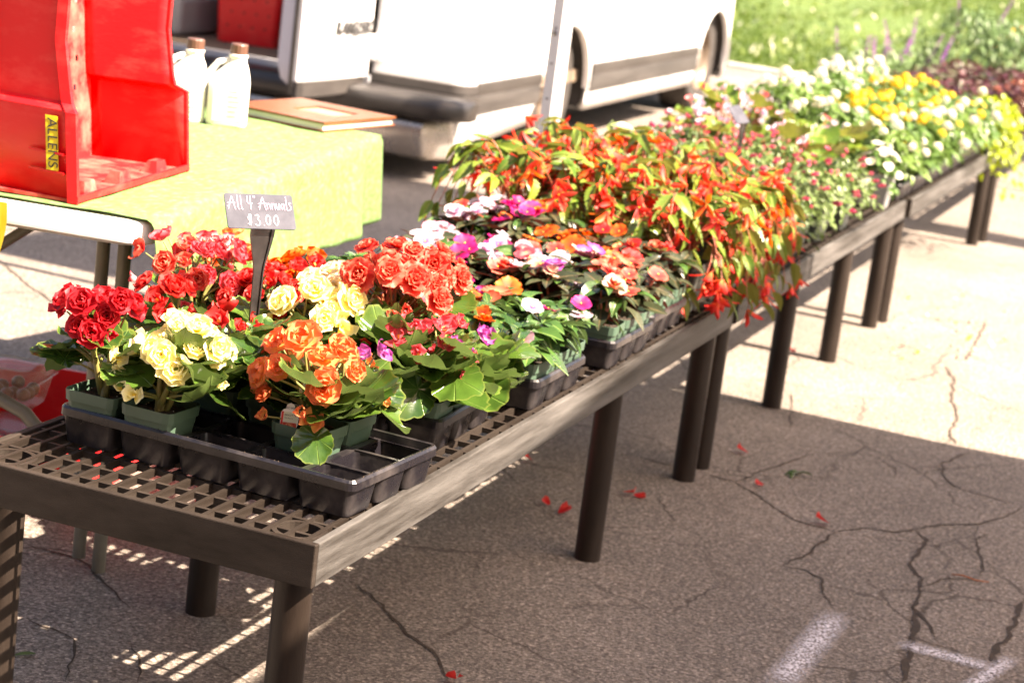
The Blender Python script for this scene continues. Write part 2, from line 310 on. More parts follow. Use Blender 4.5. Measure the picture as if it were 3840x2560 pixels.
CR_ = [
 ([(1618,1088),(1690,1108),(1745,1140),(1800,1180),(1840,1200),(1895,1213),(1920,1222)], 0.006),
 ([(1690,1108),(1740,1085),(1790,1070),(1830,1055),(1875,1043)], 0.006),
 ([(1875,1043),(1960,1040),(2010,1048),(2055,1075),(2050,1100)], 0.0045),
 ([(2055,1075),(2140,1072),(2190,1072)], 0.003),
 ([(2230,1040),(2160,1065),(2165,1090),(2190,1115),(2230,1130),(2300,1150),(2352,1163)], 0.006),
 ([(1920,1222),(1990,1213),(2060,1222),(2100,1215),(2160,1205),(2240,1205),(2300,1190),(2352,1165)], 0.006),
 ([(1920,1222),(1890,1245),(1850,1275),(1795,1298)], 0.0085),
 ([(1795,1298),(1850,1310),(1890,1330),(1895,1370),(1915,1400)], 0.006),
 ([(1915,1400),(1985,1420),(2040,1440)], 0.003),
 ([(2100,1215),(2130,1240),(2110,1270),(2090,1300),(2120,1330),(2110,1370),(2095,1395),(2120,1420),(2140,1450),(2155,1475)], 0.009),
 ([(2095,1395),(2105,1440),(2090,1480),(2080,1530),(2070,1568)], 0.014),
 ([(2110,1350),(2160,1330),(2230,1330),(2265,1325)], 0.004),
 ([(2255,1325),(2255,1280),(2240,1240),(2270,1225)], 0.006),
 ([(2352,1380),(2330,1420),(2320,1460),(2290,1480),(2270,1568)], 0.013),
 ([(1415,1042),(1470,1050),(1520,1065),(1600,1085)], 0.006),
 ([(800,1335),(850,1365),(880,1390),(900,1420),(930,1455),(970,1480),(1010,1520),(1030,1560)], 0.008),
 ([(2170,840),(2190,870),(2185,920),(2200,960),(2180,1000),(2195,1020)], 0.009),
 ([(2265,740),(2240,790),(2215,830)], 0.008),
 ([(2195,1005),(2150,1030)], 0.004),
 ([(2190,880),(2240,905),(2300,930),(2352,950)], 0.004),
 ([(1820,900),(1818,950),(1812,985)], 0.004),
 ([(60,1250),(130,1270),(190,1290),(250,1350),(300,1400)], 0.006),
 ([(60,1420),(120,1445),(170,1470),(165,1520),(150,1568)], 0.005),
 ([(300,1480),(320,1520),(315,1568)], 0.005),
 ([(0,600),(70,660),(130,700)], 0.008),
]
for pts, wd in CR_: crack(pts, wd*0.82)
# sprayed paint marks
def paintmark(a, b, wd, name):
    A, B = gp(*a), gp(*b); d = (B - A); L = d.length; d.normalize(); s = Vector((-d.y, d.x, 0))
    mt, n, l, pb = nodes(name); pb.inputs['Base Color'].default_value = (0.62, 0.61, 0.66, 1); pb.inputs['Roughness'].default_value = 0.9
    uv = n.new('ShaderNodeUVMap'); sx = n.new('ShaderNodeSeparateXYZ'); l.new(uv.outputs[0], sx.inputs[0])
    def tri(o, w0):
        x = n.new('ShaderNodeMath'); x.operation = 'PINGPONG'; x.inputs[1].default_value = 0.5; l.new(o, x.inputs[0])
        q = n.new('ShaderNodeMapRange'); q.inputs[2].default_value = w0; l.new(x.outputs[0], q.inputs[0]); return q.outputs[0]
    mu = n.new('ShaderNodeMath'); mu.operation = 'MULTIPLY'; l.new(tri(sx.outputs[0], 0.2), mu.inputs[0]); l.new(tri(sx.outputs[1], 0.42), mu.inputs[1])
    tc = n.new('ShaderNodeTexCoord'); nz = n.new('ShaderNodeTexNoise'); nz.inputs['Scale'].default_value = 170; nz.inputs['Detail'].default_value = 5; l.new(tc.outputs['Object'], nz.inputs[0])
    mr = n.new('ShaderNodeMapRange'); mr.inputs[1].default_value = 0.38; mr.inputs[2].default_value = 0.6; l.new(nz.outputs[0], mr.inputs[0])
    m2 = n.new('ShaderNodeMath'); m2.operation = 'MULTIPLY'; l.new(mu.outputs[0], m2.inputs[0]); l.new(mr.outputs[0], m2.inputs[1])
    l.new(m2.outputs[0], pb.inputs['Alpha'])
    mb = MB(); h = wd/2; z = Vector((0,0,0.0045))
    mb.add([A-s*h+z, B-s*h+z, B+s*h+z, A+s*h+z], [(0,1,2,3)], 0, [(0,0),(1,0),(1,1),(0,1)])
    mb.build('sprayed_paint', mt, GROUND)
paintmark((1930,1405), (1775,1590), 0.085, 'paint_a')
paintmark((2055,1478), (2310,1545), 0.07, 'paint_b')
paintmark((2200,1600), (2330,1510), 0.05, 'paint_c')

# lawn beyond the tarmac
M_LAWN = pm('lawn', (0.035, 0.075, 0.007), 0.9, (0.085, 0.13, 0.016), 1.6, 0.5, 30, lo=0.3, hi=0.7)
mb = MB(); N = 60
def lawn_z(x, y): return 0.03 + 0.02*max(0, y-14.75)*0.35 + 0.05*math.sin(x*0.9+y*0.35)*min(1, max(0, y-15)/4)
def lawn_fn(u, v):
    y = 14.75 + (u**2)*185; x = v*150
    return (x, y, -0.05 if u == 0 else lawn_z(x, y))
mb.grid(lawn_fn, 60, 200)
LAWN = tag(mb.build('lawn', M_LAWN, smooth=True), kind='structure')
mb2 = MB(); mb2.box((-150, 14.62, -0.05), (150, 14.78, 0.035))
tag(bevel(mb2.build('kerb', pm('concrete', (0.3, 0.27, 0.23), 0.9, (0.42, 0.39, 0.34), 6.0, 0.4, 90)), 0.015), kind='structure')
def blades(name, n, xr, yr, hr, wd, mat, label, cat, bias=1.5):
    t = np.random.rand(n)**bias; y = yr[0] + t*(yr[1]-yr[0]); xc = -1.2 - (y+2.5)*0.16
    x = xc + (np.random.rand(n)*2-1)*(xr + 0.10*(y-12))
    z = np.array([lawn_z(a, b) for a, b in zip(x, y)]) - 0.005
    h = hr[0] + np.random.rand(n)**2*(hr[1]-hr[0]); a = np.random.rand(n)*2*PI; ln = (np.random.rand(n)-0.5)*2.4
    dx, dy = np.cos(a)*wd, np.sin(a)*wd
    V = np.empty((n, 4, 3))
    V[:,0] = np.c_[x-dx, y-dy, z]; V[:,1] = np.c_[x+dx, y+dy, z]
    V[:,2] = np.c_[x+dx*0.7-dy/wd*ln*h*0.3, y+dy*0.7+dx/wd*ln*h*0.3, z+h*0.6]; V[:,3] = np.c_[x-dy/wd*ln*h, y+dx/wd*ln*h, z+h]
    me = bpy.data.meshes.new(name); me.vertices.add(4*n); me.vertices.foreach_set('co', V.reshape(-1).astype(np.float32))
    F = np.arange(4*n).reshape(-1, 4)[:, [0,1,2,3]]
    me.loops.add(4*n); me.loops.foreach_set('vertex_index', F.reshape(-1).astype(np.int32))
    me.polygons.add(n); me.polygons.foreach_set('loop_start', np.arange(0, 4*n, 4, dtype=np.int32)); me.polygons.foreach_set('loop_total', np.full(n, 4, dtype=np.int32))
    me.update(); me.validate(); me.materials.append(mat)
    return tag(put(name, me), label, cat, kind='stuff')
def grassmat(name, c1, c2):
    mt, n, l, b = nodes(name); b.inputs['Roughness'].default_value = 0.6
    tc = n.new('ShaderNodeTexCoord'); nz = n.new('ShaderNodeTexNoise'); nz.inputs['Scale'].default_value = 1.3; nz.inputs['Detail'].default_value = 8; nz.inputs['Roughness'].default_value = 0.8
    l.new(tc.outputs['Object'], nz.inputs[0]); r = ramp(n, [(0.35, c1), (0.65, c2)]); l.new(nz.outputs[0], r.inputs[0]); l.new(r.outputs[0], b.inputs['Base Color'])
    thin(mt, n, l, b, r.outputs[0], 0.35); return mt
blades('grass', 90000, 2.2, (14.8, 46), (0.012, 0.04), 0.013, grassmat('grass_blade', (0.04, 0.09, 0.006), (0.095, 0.15, 0.013)), 'bright green unmown lawn beyond the edge of the tarmac', 'grass', 1.6)
blades('weeds', 2500, 2.2, (14.9, 40), (0.03, 0.1), 0.03, grassmat('weed_leaf', (0.08, 0.13, 0.016), (0.16, 0.21, 0.04)), 'taller pale weeds dotted through the lawn', 'weeds', 1.4)
blades('dandelion_clocks', 260, 2.0, (15.5, 44), (0.05, 0.12), 0.022, pm('seed_head', (0.4, 0.4, 0.28), 0.9), 'pale dandelion seed heads scattered over the lawn', 'weeds', 1.1)

# unseen brick hall added to dim the sky light on the bench front
M_SILL = pm('sill_stone', (0.3, 0.28, 0.25), 0.85); M_BRICK = pm('brick_wall', (0.16, 0.07, 0.045), 0.9, (0.26, 0.13, 0.09), 9.0, 0.5, 60)
mh = thing('added_hall', 'unseen brick hall added behind the camera to dim the bench front', 'building', (0, -9.0, 0))
mb = MB(); mb.box((-16, -6, 0), (12, 0, 6.2)); mb.build('wall', M_BRICK, mh)
mb = MB(); mb.add([(-16.4, -6.4, 6.2), (12.4, -6.4, 6.2), (12.4, 0.5, 6.2), (-16.4, 0.5, 6.2), (-16.4, -3, 8.4), (12.4, -3, 8.4)], [(0,1,5,4),(2,3,4,5),(1,2,5),(3,0,4),(3,2,1,0)]); mb.build('roof', pm('roof_slate', (0.05, 0.05, 0.055), 0.8), mh)
for k in range(7):
    x = -14 + k*4; mb = MB(); mb.box((x-0.7, 0.0, 1.2), (x+0.7, 0.03, 3.4)); wn = mb.build('window', pm('hall_window', (0.03, 0.035, 0.04), 0.1), mh); mb = MB(); mb.box((x-0.8, 0.0, 1.08), (x+0.8, 0.09, 1.19)); mb.build('sill', M_SILL, wn)

# ------------------------------------------------------------------ benches
BL, BW, BH, BT, GAP = 2.342, 0.622, 0.4684, 0.068, 0.034
RIBX = [-0.0245 - 0.0335*k for k in range(18)]
def bench_meshes():
    me = {}
    mb = MB(); mb.box((-0.0035, 0, -0.0125), (0.0035, BL-0.026, 0)); me['rib'] = mb.mesh('rib', M_BENCH, False)
    mb = MB(); mb.box((0, -0.0036, -0.0115), (BW-0.028, 0.0036, -0.0022)); me['bar'] = mb.mesh('cross_bar', M_BENCH, False)
    mb = MB(); mb.tube([(0,0,0), (0,0,BH-BT+0.04)], 0.029, 24); me['leg'] = mb.mesh('leg', M_LEG, True); me['leg'].set_sharp_from_angle(angle=0.8)
    mb = MB()
    ro = [(0.042*math.cos(2*PI*k/28), 0.042*math.sin(2*PI*k/28)) for k in range(28)]; ri = [(a*0.8, b*0.8) for a, b in ro]
    mb.loft([[(a,b,-0.05) for a,b in ri], [(a,b,0) for a,b in ri], [(a,b,0) for a,b in ro], [(a,b,-0.05) for a,b in ro]], 0, (False, False)); me['socket'] = mb.mesh('leg_socket', M_BENCH, False)
    return me
BM = bench_meshes()
def bench(y0, x0, legsR, legsL, label, group='nursery benches end to end'):
    t = thing('nursery_bench', label, 'bench', (x0, y0, 0), 0, group)
    def rail(name, a, b, mt=None):
        mb = MB(); mb.box(a, b); return bevel(mb.build(name, mt or M_BENCH, t), 0.0022, 2)
    th = 0.013
    rail('front_rail', (-BW, 0, BH-BT), (0, th, BH)); rail('back_rail', (-BW, BL-th, BH-BT), (0, BL, BH))
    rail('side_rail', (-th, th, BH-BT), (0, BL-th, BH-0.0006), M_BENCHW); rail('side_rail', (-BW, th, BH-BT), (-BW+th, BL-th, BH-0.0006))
    for k, x in enumerate(RIBX): put('rib', BM['rib'], t, (x, 0.013, BH-0.0012))
    nb = int((BL-0.05)/0.0565)
    for k in range(nb): put('cross_bar', BM['bar'], t, (-BW+0.014, 0.045+k*0.0565, BH-0.0012))
    mb = MB(); mb.box((-BW+0.014, BL/2-0.02, BH-0.042), (-0.014, BL/2+0.02, BH-0.0016)); mb.build('deck_joint', M_BENCH, t)
    for x, ys in ((-0.053, legsR), (-BW+0.066, legsL)):
        for q in ys:
            y = 0.053 + q*(BL-0.106)
            put('leg', BM['leg'], t, (x, y, 0), (0, 0, R(0, 6)))
            put('leg_socket', BM['socket'], t, (x, y, BH-0.0024))
    return t
Y2 = BL+GAP; Y3 = 2*(BL+GAP); Y4 = 3*(BL+GAP)+0.02; Y5 = 4*(BL+GAP)+0.1
bench(0, 0, (0, 0.665, 1), (0, 0.30, 1), 'dark plastic nursery bench holding the double begonias and the half-empty tray')
bench(Y2, 0, (0, 0.35, 0.69, 1), (0, 0.35, 0.69, 1), 'dark plastic nursery bench holding the fuchsias and trailing begonias')
bench(Y3, 0.012, (0, 1), (0, 1), 'dark plastic nursery bench holding white and yellow flower heads and the lime trailing plant')
bench(Y4, 0.03, (0, 1), (0, 1), 'dark plastic nursery bench covered with burgundy foliage plants')
bench(Y5, 0.05, (0, 1), (0, 1), 'dark plastic nursery bench with tall purple-spiked plants at the far end of the row')

# ------------------------------------------------------------------ trays and pots
TA, TB, TH = 0.543, 0.285, 0.060
PX, PY = TA/5, TB/3
def square(w, z, r, n=3): return [(a, b, z) for a, b in rrect(-w/2, -w/2, w/2, w/2, r, n)]
def cell_mesh():
    mb = MB()
    def sq(w, h, z, r): return [(a, b, z) for a, b in rrect(-w/2, -h/2, w/2, h/2, r, 3)]
    mb.loft([sq(0.098, PY-0.006, 0.046, 0.012), sq(0.0845, PY-0.019, 0.0, 0.01)], 0, (False, True))
    mb.loft([sq(0.097, PY-0.007, 0.046, 0.012), sq(0.083, PY-0.020, 0.0015, 0.01)], 0, (False, True))
    return mb.mesh('cell', M_TRAY, True)
CELL = cell_mesh(); CELL.set_sharp_from_angle(angle=0.9)
def rim_mesh():
    mb = MB()
    def rr(g, z): return [(a, b, z) for a, b in rrect(-TA+g, g, -g, TB-g, max(0.004, 0.016-g), 4)]
    mb.loft([rr(0.0, TH-0.016), rr(0.0005, TH-0.004), rr(0.004, TH), rr(0.009, TH-0.001), rr(0.0105, TH-0.014), rr(0.0115, 0.046)], 0, (False, False))
    mb.loft([rr(0.0105, 0.046), rr(0.0085, TH-0.003), rr(0.005, TH-0.0015), rr(0.0015, TH-0.005), rr(0.001, TH-0.016)], 0, (False, False))
    # dividers between the cells
    for k in range(1, 5): x = -TA + k*PX; mb.box((x-0.006, 0.011, 0.044), (x+0.006, TB-0.011, 0.0475))
    for k in range(1, 3): y = k*PY; mb.box((-TA+0.011, y-0.004, 0.0435), (-0.011, y+0.004, 0.0482))
    mb.box((-TA+0.008, 0.008, 0.0425), (-0.008, 0.013, 0.0462)); mb.box((-TA+0.008, TB-0.013, 0.0425), (-0.008, TB-0.008, 0.0462))
    mb.box((-TA+0.008, 0.008, 0.0422), (-TA+0.013, TB-0.008, 0.0459)); mb.box((-0.013, 0.008, 0.0422), (-0.008, TB-0.008, 0.0459))
    return mb.mesh('rim', M_TRAY, False)
RIM = rim_mesh()
TRAYS = {}
def tray(key, x, y, rot, label, cells=True):
    t = thing('plant_tray', label, 'tray', (x, y, BH), rot, 'black carrying trays on the benches')
    put('rim', RIM, t, (0, 0, 0.0012))
    for c in range(5):
        for r_ in range(3): put('cell', CELL, t, (-TA+(c+0.5)*PX, (r_+0.5)*PY, 0.0008))
    TRAYS[key] = (x, y, rot); return t
def cellpos(key, c, r_):
    x, y, rot = TRAYS[key]; u = -TA+(c+0.5)*PX; v = (r_+0.5)*PY; co, si = math.cos(rot), math.sin(rot)
    return (x + co*u - si*v, y + si*u + co*v, BH+0.0035)
PH = 0.086
def pot_mesh(wt, wb, h, mat, name='pot'):
    mb = MB(); s = lambda w, z, r: square(w, z, r, 2)
    mb.loft([s(wb, 0, 0.008), s(wt-0.008, h-0.018, 0.012), s(wt-0.002, h-0.0175, 0.013), s(wt, h, 0.013), s(wt-0.005, h, 0.012), s(wt-0.011, h-0.03, 0.01)], 0, (True, False))
    return mb.mesh(name, mat, False)
POT = pot_mesh(0.096, 0.068, PH, M_POT); POTD = pot_mesh(0.13, 0.1, 0.115, M_POTDARK)
POTK = pot_mesh(0.085, 0.06, PH, M_POTDARK)
def soil_mesh(w):
    mb = MB()
    mb.grid(lambda u, v: ((u-0.5)*w, v*w/2, R(-0.002, 0.0035)), 14, 14)
    for k in range(16):
        x, y, r = R(-w/2.2, w/2.2), R(-w/2.2, w/2.2), R(0.001, 0.0022)
        mb.add([(x-r,y,0.003),(x,y-r,0.003),(x+r,y,0.003),(x,y+r,0.003),(x,y,0.003+r*1.6)], [(0,1,4),(1,2,4),(2,3,4),(3,0,4)], 1 if k % 3 == 0 else 0)
    return mb.mesh('soil', [M_SOIL, M_PERLITE], False)
SOIL = soil_mesh(0.078); SOILD = soil_mesh(0.11)
def pot(t, big=False, mat=None):
    p = put('pot', POTD if big else POT, t, None, None, None, mat)
    put('soil', SOILD if big else SOIL, p, (0, 0, (0.1 if big else PH-0.013)))
    return p

# ------------------------------------------------------------------ leaf and flower shapes
def begonia_leaf(seed, mat=M_BEGL):
    rn = random.Random(seed); R0 = 0.036; ph = rn.uniform(0, 6); asym = rn.uniform(-0.22, 0.22); cup = rn.uniform(0.1, 0.6); ruf = rn.uniform(0.06, 0.15); fold = rn.uniform(-0.25, 0.5)
    jag = [rn.uniform(-0.03, 0.03) for _ in range(64)]
    nt_, nr = 56, 6; vs, uv, fs = [], [], []
    for i in range(nr+1):
        s = i/nr
        for k in range(nt_):
            th = -PI + 2*PI*k/nt_; at = abs(th)
            r = R0*(0.86+0.30*math.cos(th)+0.10*math.exp(-(th/0.28)**2))*(1-0.55*math.exp(-((PI-at)/0.3)**2))*(1+asym*math.sin(th))
            r *= 1 + (0.035*math.sin(17*th+ph) + jag[k]) * s**3
            r *= s; x = r*math.sin(th); y = r*math.cos(th)
            z = cup*r*r/R0 + ruf*R0*s**2.2*math.sin(4*th+ph) + ruf*0.5*R0*s**3*math.sin(9*th+2*ph) - fold*(y*abs(y))/R0*0.6 - 0.0016*s*(0.5-0.5*math.cos(8*th))
            vs.append((x, y+0.012, z)); uv.append((k/nt_, s))
    for i in range(nr):
        for k in range(nt_): fs.append((i*nt_+k, (i+1)*nt_+k, (i+1)*nt_+(k+1)%nt_, i*nt_+(k+1)%nt_)[::-1])
    mb = MB(); mb.add(vs, fs, 0, uv); me = mb.mesh('leaf', mat, True); return me
BLEAF = [begonia_leaf(s) for s in range(6)]
def lance(L, wd, droop, fold, mat, seed, nu=12, nv=6, peak=0.42, serr=0.0, wave=0.05):
    rn = random.Random(seed); ph = rn.uniform(0, 6); tw = rn.uniform(-0.5, 0.5)
    def fn(u, v):
        e = (u/peak)**0.75 if u < peak else ((1-u)/(1-peak))**0.95
        w_ = wd*math.sin(min(1, max(0, e))*PI/2) + 0.0006
        if serr: w_ *= 1 + serr*(1 if int(u*nu) % 2 else -1)*(abs(v) > 0.9)
        x = v*w_; z = abs(v)*w_*fold + wave*w_*math.sin(u*9+ph)*abs(v) - droop*L*u*u; x2 = x*math.cos(tw*u) ; z += x*math.sin(tw*u)
        return (x2, u*L*(1-0.3*droop*u), z)
    mb = MB(); mb.grid(fn, nu, nv); return mb.mesh('leaf', mat, True)
def lset(L, wd, mat, n, dr=(0.1, 0.5), fo=(0.15, 0.5), **k):
    return [lance(L, wd, R(*dr), R(*fo), mat, i*7+1, **k) for i in range(n)]
LIG = lset(0.07, 0.0165, M_IMPG, 5); LID = lset(0.07, 0.0155, M_IMPD, 5); LIR = lset(0.05, 0.011, M_IMPR, 2)
LBO = lset(0.078, 0.0145, M_BOLL, 5, (0.05, 0.5), (0.1, 0.6), nu=16, peak=0.3, serr=0.12)
LBIG = [begonia_leaf(s+20, M_BOLL) for s in range(3)]

def petal_fn(l, w_, cup, curl, ruf, ph, notch=0.0, base=0.25):
    def fn(u, v):
        e = base + (1-base)*math.sin(min(1, u*1.12)*PI/2)**0.8; e *= (1-max(0, (u-0.72)/0.28)**2.2*0.62)
        x = v*w_*e; y = l*u*(1 - 0.10*v*v*u) - notch*l*math.exp(-(v/0.22)**2)*max(0, u-0.6)
        z = cup*w_*(v*v)*u + curl*l*u*u + ruf*l*u**3*math.sin(5*v+ph)
        return (x, y, z)
    return fn
def flower_mesh(name, layers, mat, centre=None, seed=0, nu=5, nv=6):
    rn = random.Random(seed); mb = MB()
    for (n, l, w_, tilt, cup, curl, ruf, z0, off, notch) in layers:
        a0 = rn.uniform(0, 6)
        for k in range(n):
            az = a0 + 2*PI*k/n + rn.uniform(-0.15, 0.15); t = math.radians(tilt + rn.uniform(-7, 7)); s = rn.uniform(0.88, 1.1)
            Mx = Matrix.Rotation(az, 4, 'Z') @ Matrix.Translation((0, off, z0)) @ Matrix.Rotation(t, 4, 'X') @ Matrix.Rotation(rn.uniform(-0.12, 0.12), 4, 'Y')
            mb.grid(petal_fn(l*s, w_*s, cup, curl, ruf, rn.uniform(0, 6), notch), nu, nv, 0, Mx)
    mats = [mat]
    if centre:
        r, mc = centre; mats.append(mc)
        mb.loft([[(r*math.sin(p)*math.cos(a), r*math.sin(p)*math.sin(a), r*0.6*math.cos(p)+0.003) for a in [2*PI*j/8 for j in range(8)]] for p in (1.5, 1.0, 0.5, 0.05)], 1, (False, True))
    return mb.mesh(name, mats, True)
#            n   l      w      tilt cup  curl  ruf   z0     off    notch
ROSE = [flower_mesh('flower', [(4,0.0245,0.0195,8,0.3,0.10,0.03,0.000,0.001,0),(4,0.0205,0.017,30,0.45,0.04,0.02,0.002,0.001,0),(3,0.0155,0.013,54,0.6,-0.08,0.02,0.003,0.0015,0),
         (3,0.0105,0.008,74,0.6,-0.15,0.0,0.004,0.001,0)], P_RED, None, s) for s in range(4)]
RUFF = [flower_mesh('flower', [(6,0.0255,0.0155,6,0.2,0.05,0.11,0,0.001,0.06),(5,0.0215,0.0135,28,0.28,0.03,0.1,0.002,0.001,0.06),(5,0.016,0.0105,50,0.35,0.0,0.1,0.003,0.001,0.05),(4,0.0105,0.0065,70,0.35,0.05,0.08,0.004,0.001,0)], P_CORAL, None, 40+s) for s in range(3)]
M_STAM = pm('stamens', (0.75, 0.5, 0.05), 0.8)
SING = [flower_mesh('flower', [(2,0.023,0.0165,30,0.45,0.05,0.03,0,0.001,0),(2,0.017,0.0105,22,0.4,0.08,0.03,0.001,0.001,0),(2,0.014,0.010,60,0.5,-0.05,0.02,0.002,0.001,0)], P_PINKRED, (0.0035, M_STAM), 60+s) for s in range(3)]
BUD = flower_mesh('bud', [(3,0.014,0.0075,74,0.75,-0.35,0,0,0.004,0),(2,0.012,0.006,82,0.8,-0.4,0,0,0.003,0)], P_RED, None, 80)
IMPF = [flower_mesh('flower', [(5,0.026,0.0155,8+4*s,0.12,-0.06,0.05,0,0.0015,0.14)], P_MAG, (0.002, M_STAM), 90+s) for s in range(4)]
IMPD = flower_mesh('flower', [(5,0.026,0.016,12,0.15,-0.04,0.06,0,0.0015,0.1),(5,0.018,0.011,38,0.3,0,0.06,0.002,0.0015,0.05)], P_MAG, None, 99)
BOLF = [flower_mesh('flower', [(4,0.048,0.0085,62-8*s,0.5,-0.25,0.02,0,0.003,0),(2,0.036,0.007,72,0.5,-0.1,0.02,0,0.002,0)], P_HANG, (0.003, M_STAM), 110+s) for s in range(3)]
FUCF = flower_mesh('flower', [(4,0.013,0.0032,70,0.5,-0.1,0,0,0.001,0),(4,0.011,0.0045,80,0.6,0,0,0.008,0.0012,0)], P_FUCH, None, 120, 3, 4)
def lantana_head(seed):
    rn = random.Random(seed); mb = MB()
    for k in range(26):
        ph = math.acos(1 - 1.15*(k+0.5)/26); az = k*2.39996; d = Vector((math.sin(ph)*math.cos(az), math.sin(ph)*math.sin(az), math.cos(ph)))
        q = d.to_track_quat('Z', 'Y').to_matrix().to_4x4(); q.translation = d*0.0165*rn.uniform(0.9, 1.08)
        for j in range(4):
            mb.grid(petal_fn(0.0052, 0.0032, 0.2, -0.1, 0, 0), 2, 2, 0, q @ Matrix.Rotation(j*PI/2+az, 4, 'Z'))
    return mb.mesh('flower', P_WHITE, True)
LANT = [lantana_head(s) for s in range(2)]
def salvia_spike():
    mb = MB(); mb.tube([(0,0,0),(0.004,0,0.1),(0.012,0,0.24)], [0.003,0.0025,0.0012], 5)
    for k in range(70):
        t = k/70; az = k*2.4; r = 0.016*(1-t*0.75); z = 0.03+t*0.21
        Mx = Matrix.Translation((0.012*(z/0.24)**2, 0, z)) @ Matrix.Rotation(az, 4, 'Z') @ Matrix.Rotation(0.5, 4, 'X')
        mb.grid(petal_fn(r*1.5, 0.005, 0.4, -0.2, 0, 0), 3, 2, 1, Mx)
    return mb.mesh('flower_spike', [M_STEMG, P_PURP], True)
SPIKE = salvia_spike()

def stems(t, paths, mat, r0=0.0035, r1=0.0016, name='stem'):
    mb = MB()
    for a, b, sag in paths:
        a, b = Vector(a), Vector(b); mid = a.lerp(b, 0.55) + Vector((0, 0, sag)); pts = []
        for k in range(5):
            u = k/4; pts.append(a*(1-u)**2 + mid*2*u*(1-u) + b*u*u)
        mb.tube(pts, [r0 + (r1-r0)*k/4 for k in range(5)], 6, 0, False)
    return mb.build(name, mat, t, smooth=True)
def facing(n, spin=None):
    q = Vector(n).normalized().to_track_quat('Z', 'Y') @ Quaternion((0, 0, 1), R(0, 6.28) if spin is None else spin); return q.to_euler()
def leaf_at(t, me, base, az, pitch, roll, sc, mat=None):
    return put('leaf', me, t, base, (pitch, roll, az - PI/2), sc, mat)   # leaf runs along local +y

# ------------------------------------------------------------------ plants
def begonia(key, c, r_, col, label, h=0.2, spread=0.045, nf=9, kind=ROSE, nl=13, fs=1.0, lean=(0, 0), bud=3, ls=1.0, low=None, group=None, stem=M_STEMG, clear=None):
    p = cellpos(key, c, r_)
    t = thing('begonia_plant', label, 'plant', (p[0], p[1], p[2]), TRAYS[key][2] + R(-0.06, 0.06), group)
    pot(t); paths = []; nf = int(nf*1.05); spread *= 1.14; kind = list(kind) + ([SING[0]] if kind[0] is ROSE[0] else []); mains = []
    for k in range(5):
        a = k*1.2566 + R(-0.3, 0.3); q = R(0.35, 0.62); mains.append(Vector((0.02*math.cos(a) + lean[0]*0.6, 0.02*math.sin(a) + lean[1]*0.6, PH + (h-PH)*q)))
    def root(b):
        b = Vector(b); mm = min(mains, key=lambda q: (q - b).length); u = max(0.05, min(1.0, (b.z - PH)/max(0.01, mm.z - PH)*0.7)); return Vector((0, 0, PH-0.014)).lerp(mm, u)
    nl = int(nl*2.3)
    for k in range(nl):
        q = k/nl; az = k*2.39996 + R(-0.3, 0.3)
        if q < 0.5: rad, z, pi_, sc = R(0.03, 0.055), PH + R(0.02, 0.06), R(-0.8, 0.35), R(0.95, 1.4)*ls
        else: rad, z, pi_, sc = R(0.012, 0.05), PH + R(0.03, max(0.04, h-PH-0.02)), R(-0.8, 0.45), R(0.75, 1.2)*ls
        if (q < 0.75 or z < PH+0.06) and clear and math.cos(az - clear[0]) > math.cos(clear[1]): continue
        b = (rad*math.cos(az) + lean[0]*0.5, rad*math.sin(az) + lean[1]*0.5, z)
        leaf_at(t, random.choice(BLEAF), b, az, pi_, R(-0.6, 0.6), sc)
        paths.append((root(b), b, 0.006))
    def fl(x, y, z, n, me, sc, mat):
        put('flower', me, t, (x, y, z), facing(n), sc, mat); paths.append((root((x, y, z)), (x - n[0]*0.004, y - n[1]*0.004, z - n[2]*0.004), 0.004))
    for k in range(nf):
        q = min(1, max(0.02, (k+0.5)/nf + R(-0.06, 0.06))); ph = math.acos(1 - q*0.85); az = k*2.39996 + R(-0.35, 0.35); jz = R(-0.03, 0.022)
        n = Vector((math.sin(ph)*math.cos(az), math.sin(ph)*math.sin(az), math.cos(ph)*0.9 + 0.12))
        x, y, z = n.x*spread + lean[0], n.y*spread + lean[1], h - spread*0.55 + n.z*spread*0.72 + jz
        n = n + Vector((0.25 + R(-0.3, 0.3), -0.45 + R(-0.3, 0.3), 0.15))
        fl(x, y, z, n, random.choice(kind), R(0.75, 1.35)*fs, random.choice(col) if isinstance(col, list) else col)
    for k in range(bud):
        az = R(0, 6.28); x, y, z = math.cos(az)*spread*1.05 + lean[0], math.sin(az)*spread*1.05 + lean[1], h - spread*R(0.5, 1.0)
        fl(x, y, z, Vector((math.cos(az), math.sin(az), R(-0.3, 0.6))), BUD, R(0.8, 1.1)*fs, random.choice(col) if isinstance(col, list) else col)
    for (x, y, z, me, sc, mat) in (low or []):
        fl(x, y, z, Vector((x*6+0.25, y*6-0.3, 0.3)), me, sc, mat)
    stems(t, paths, stem, 0.0026, 0.0014)
    stems(t, [((R(-0.008, 0.008), R(-0.008, 0.008), PH-0.014), q, 0.0) for q in mains], stem, 0.0058, 0.004, 'main_stem')
    return t

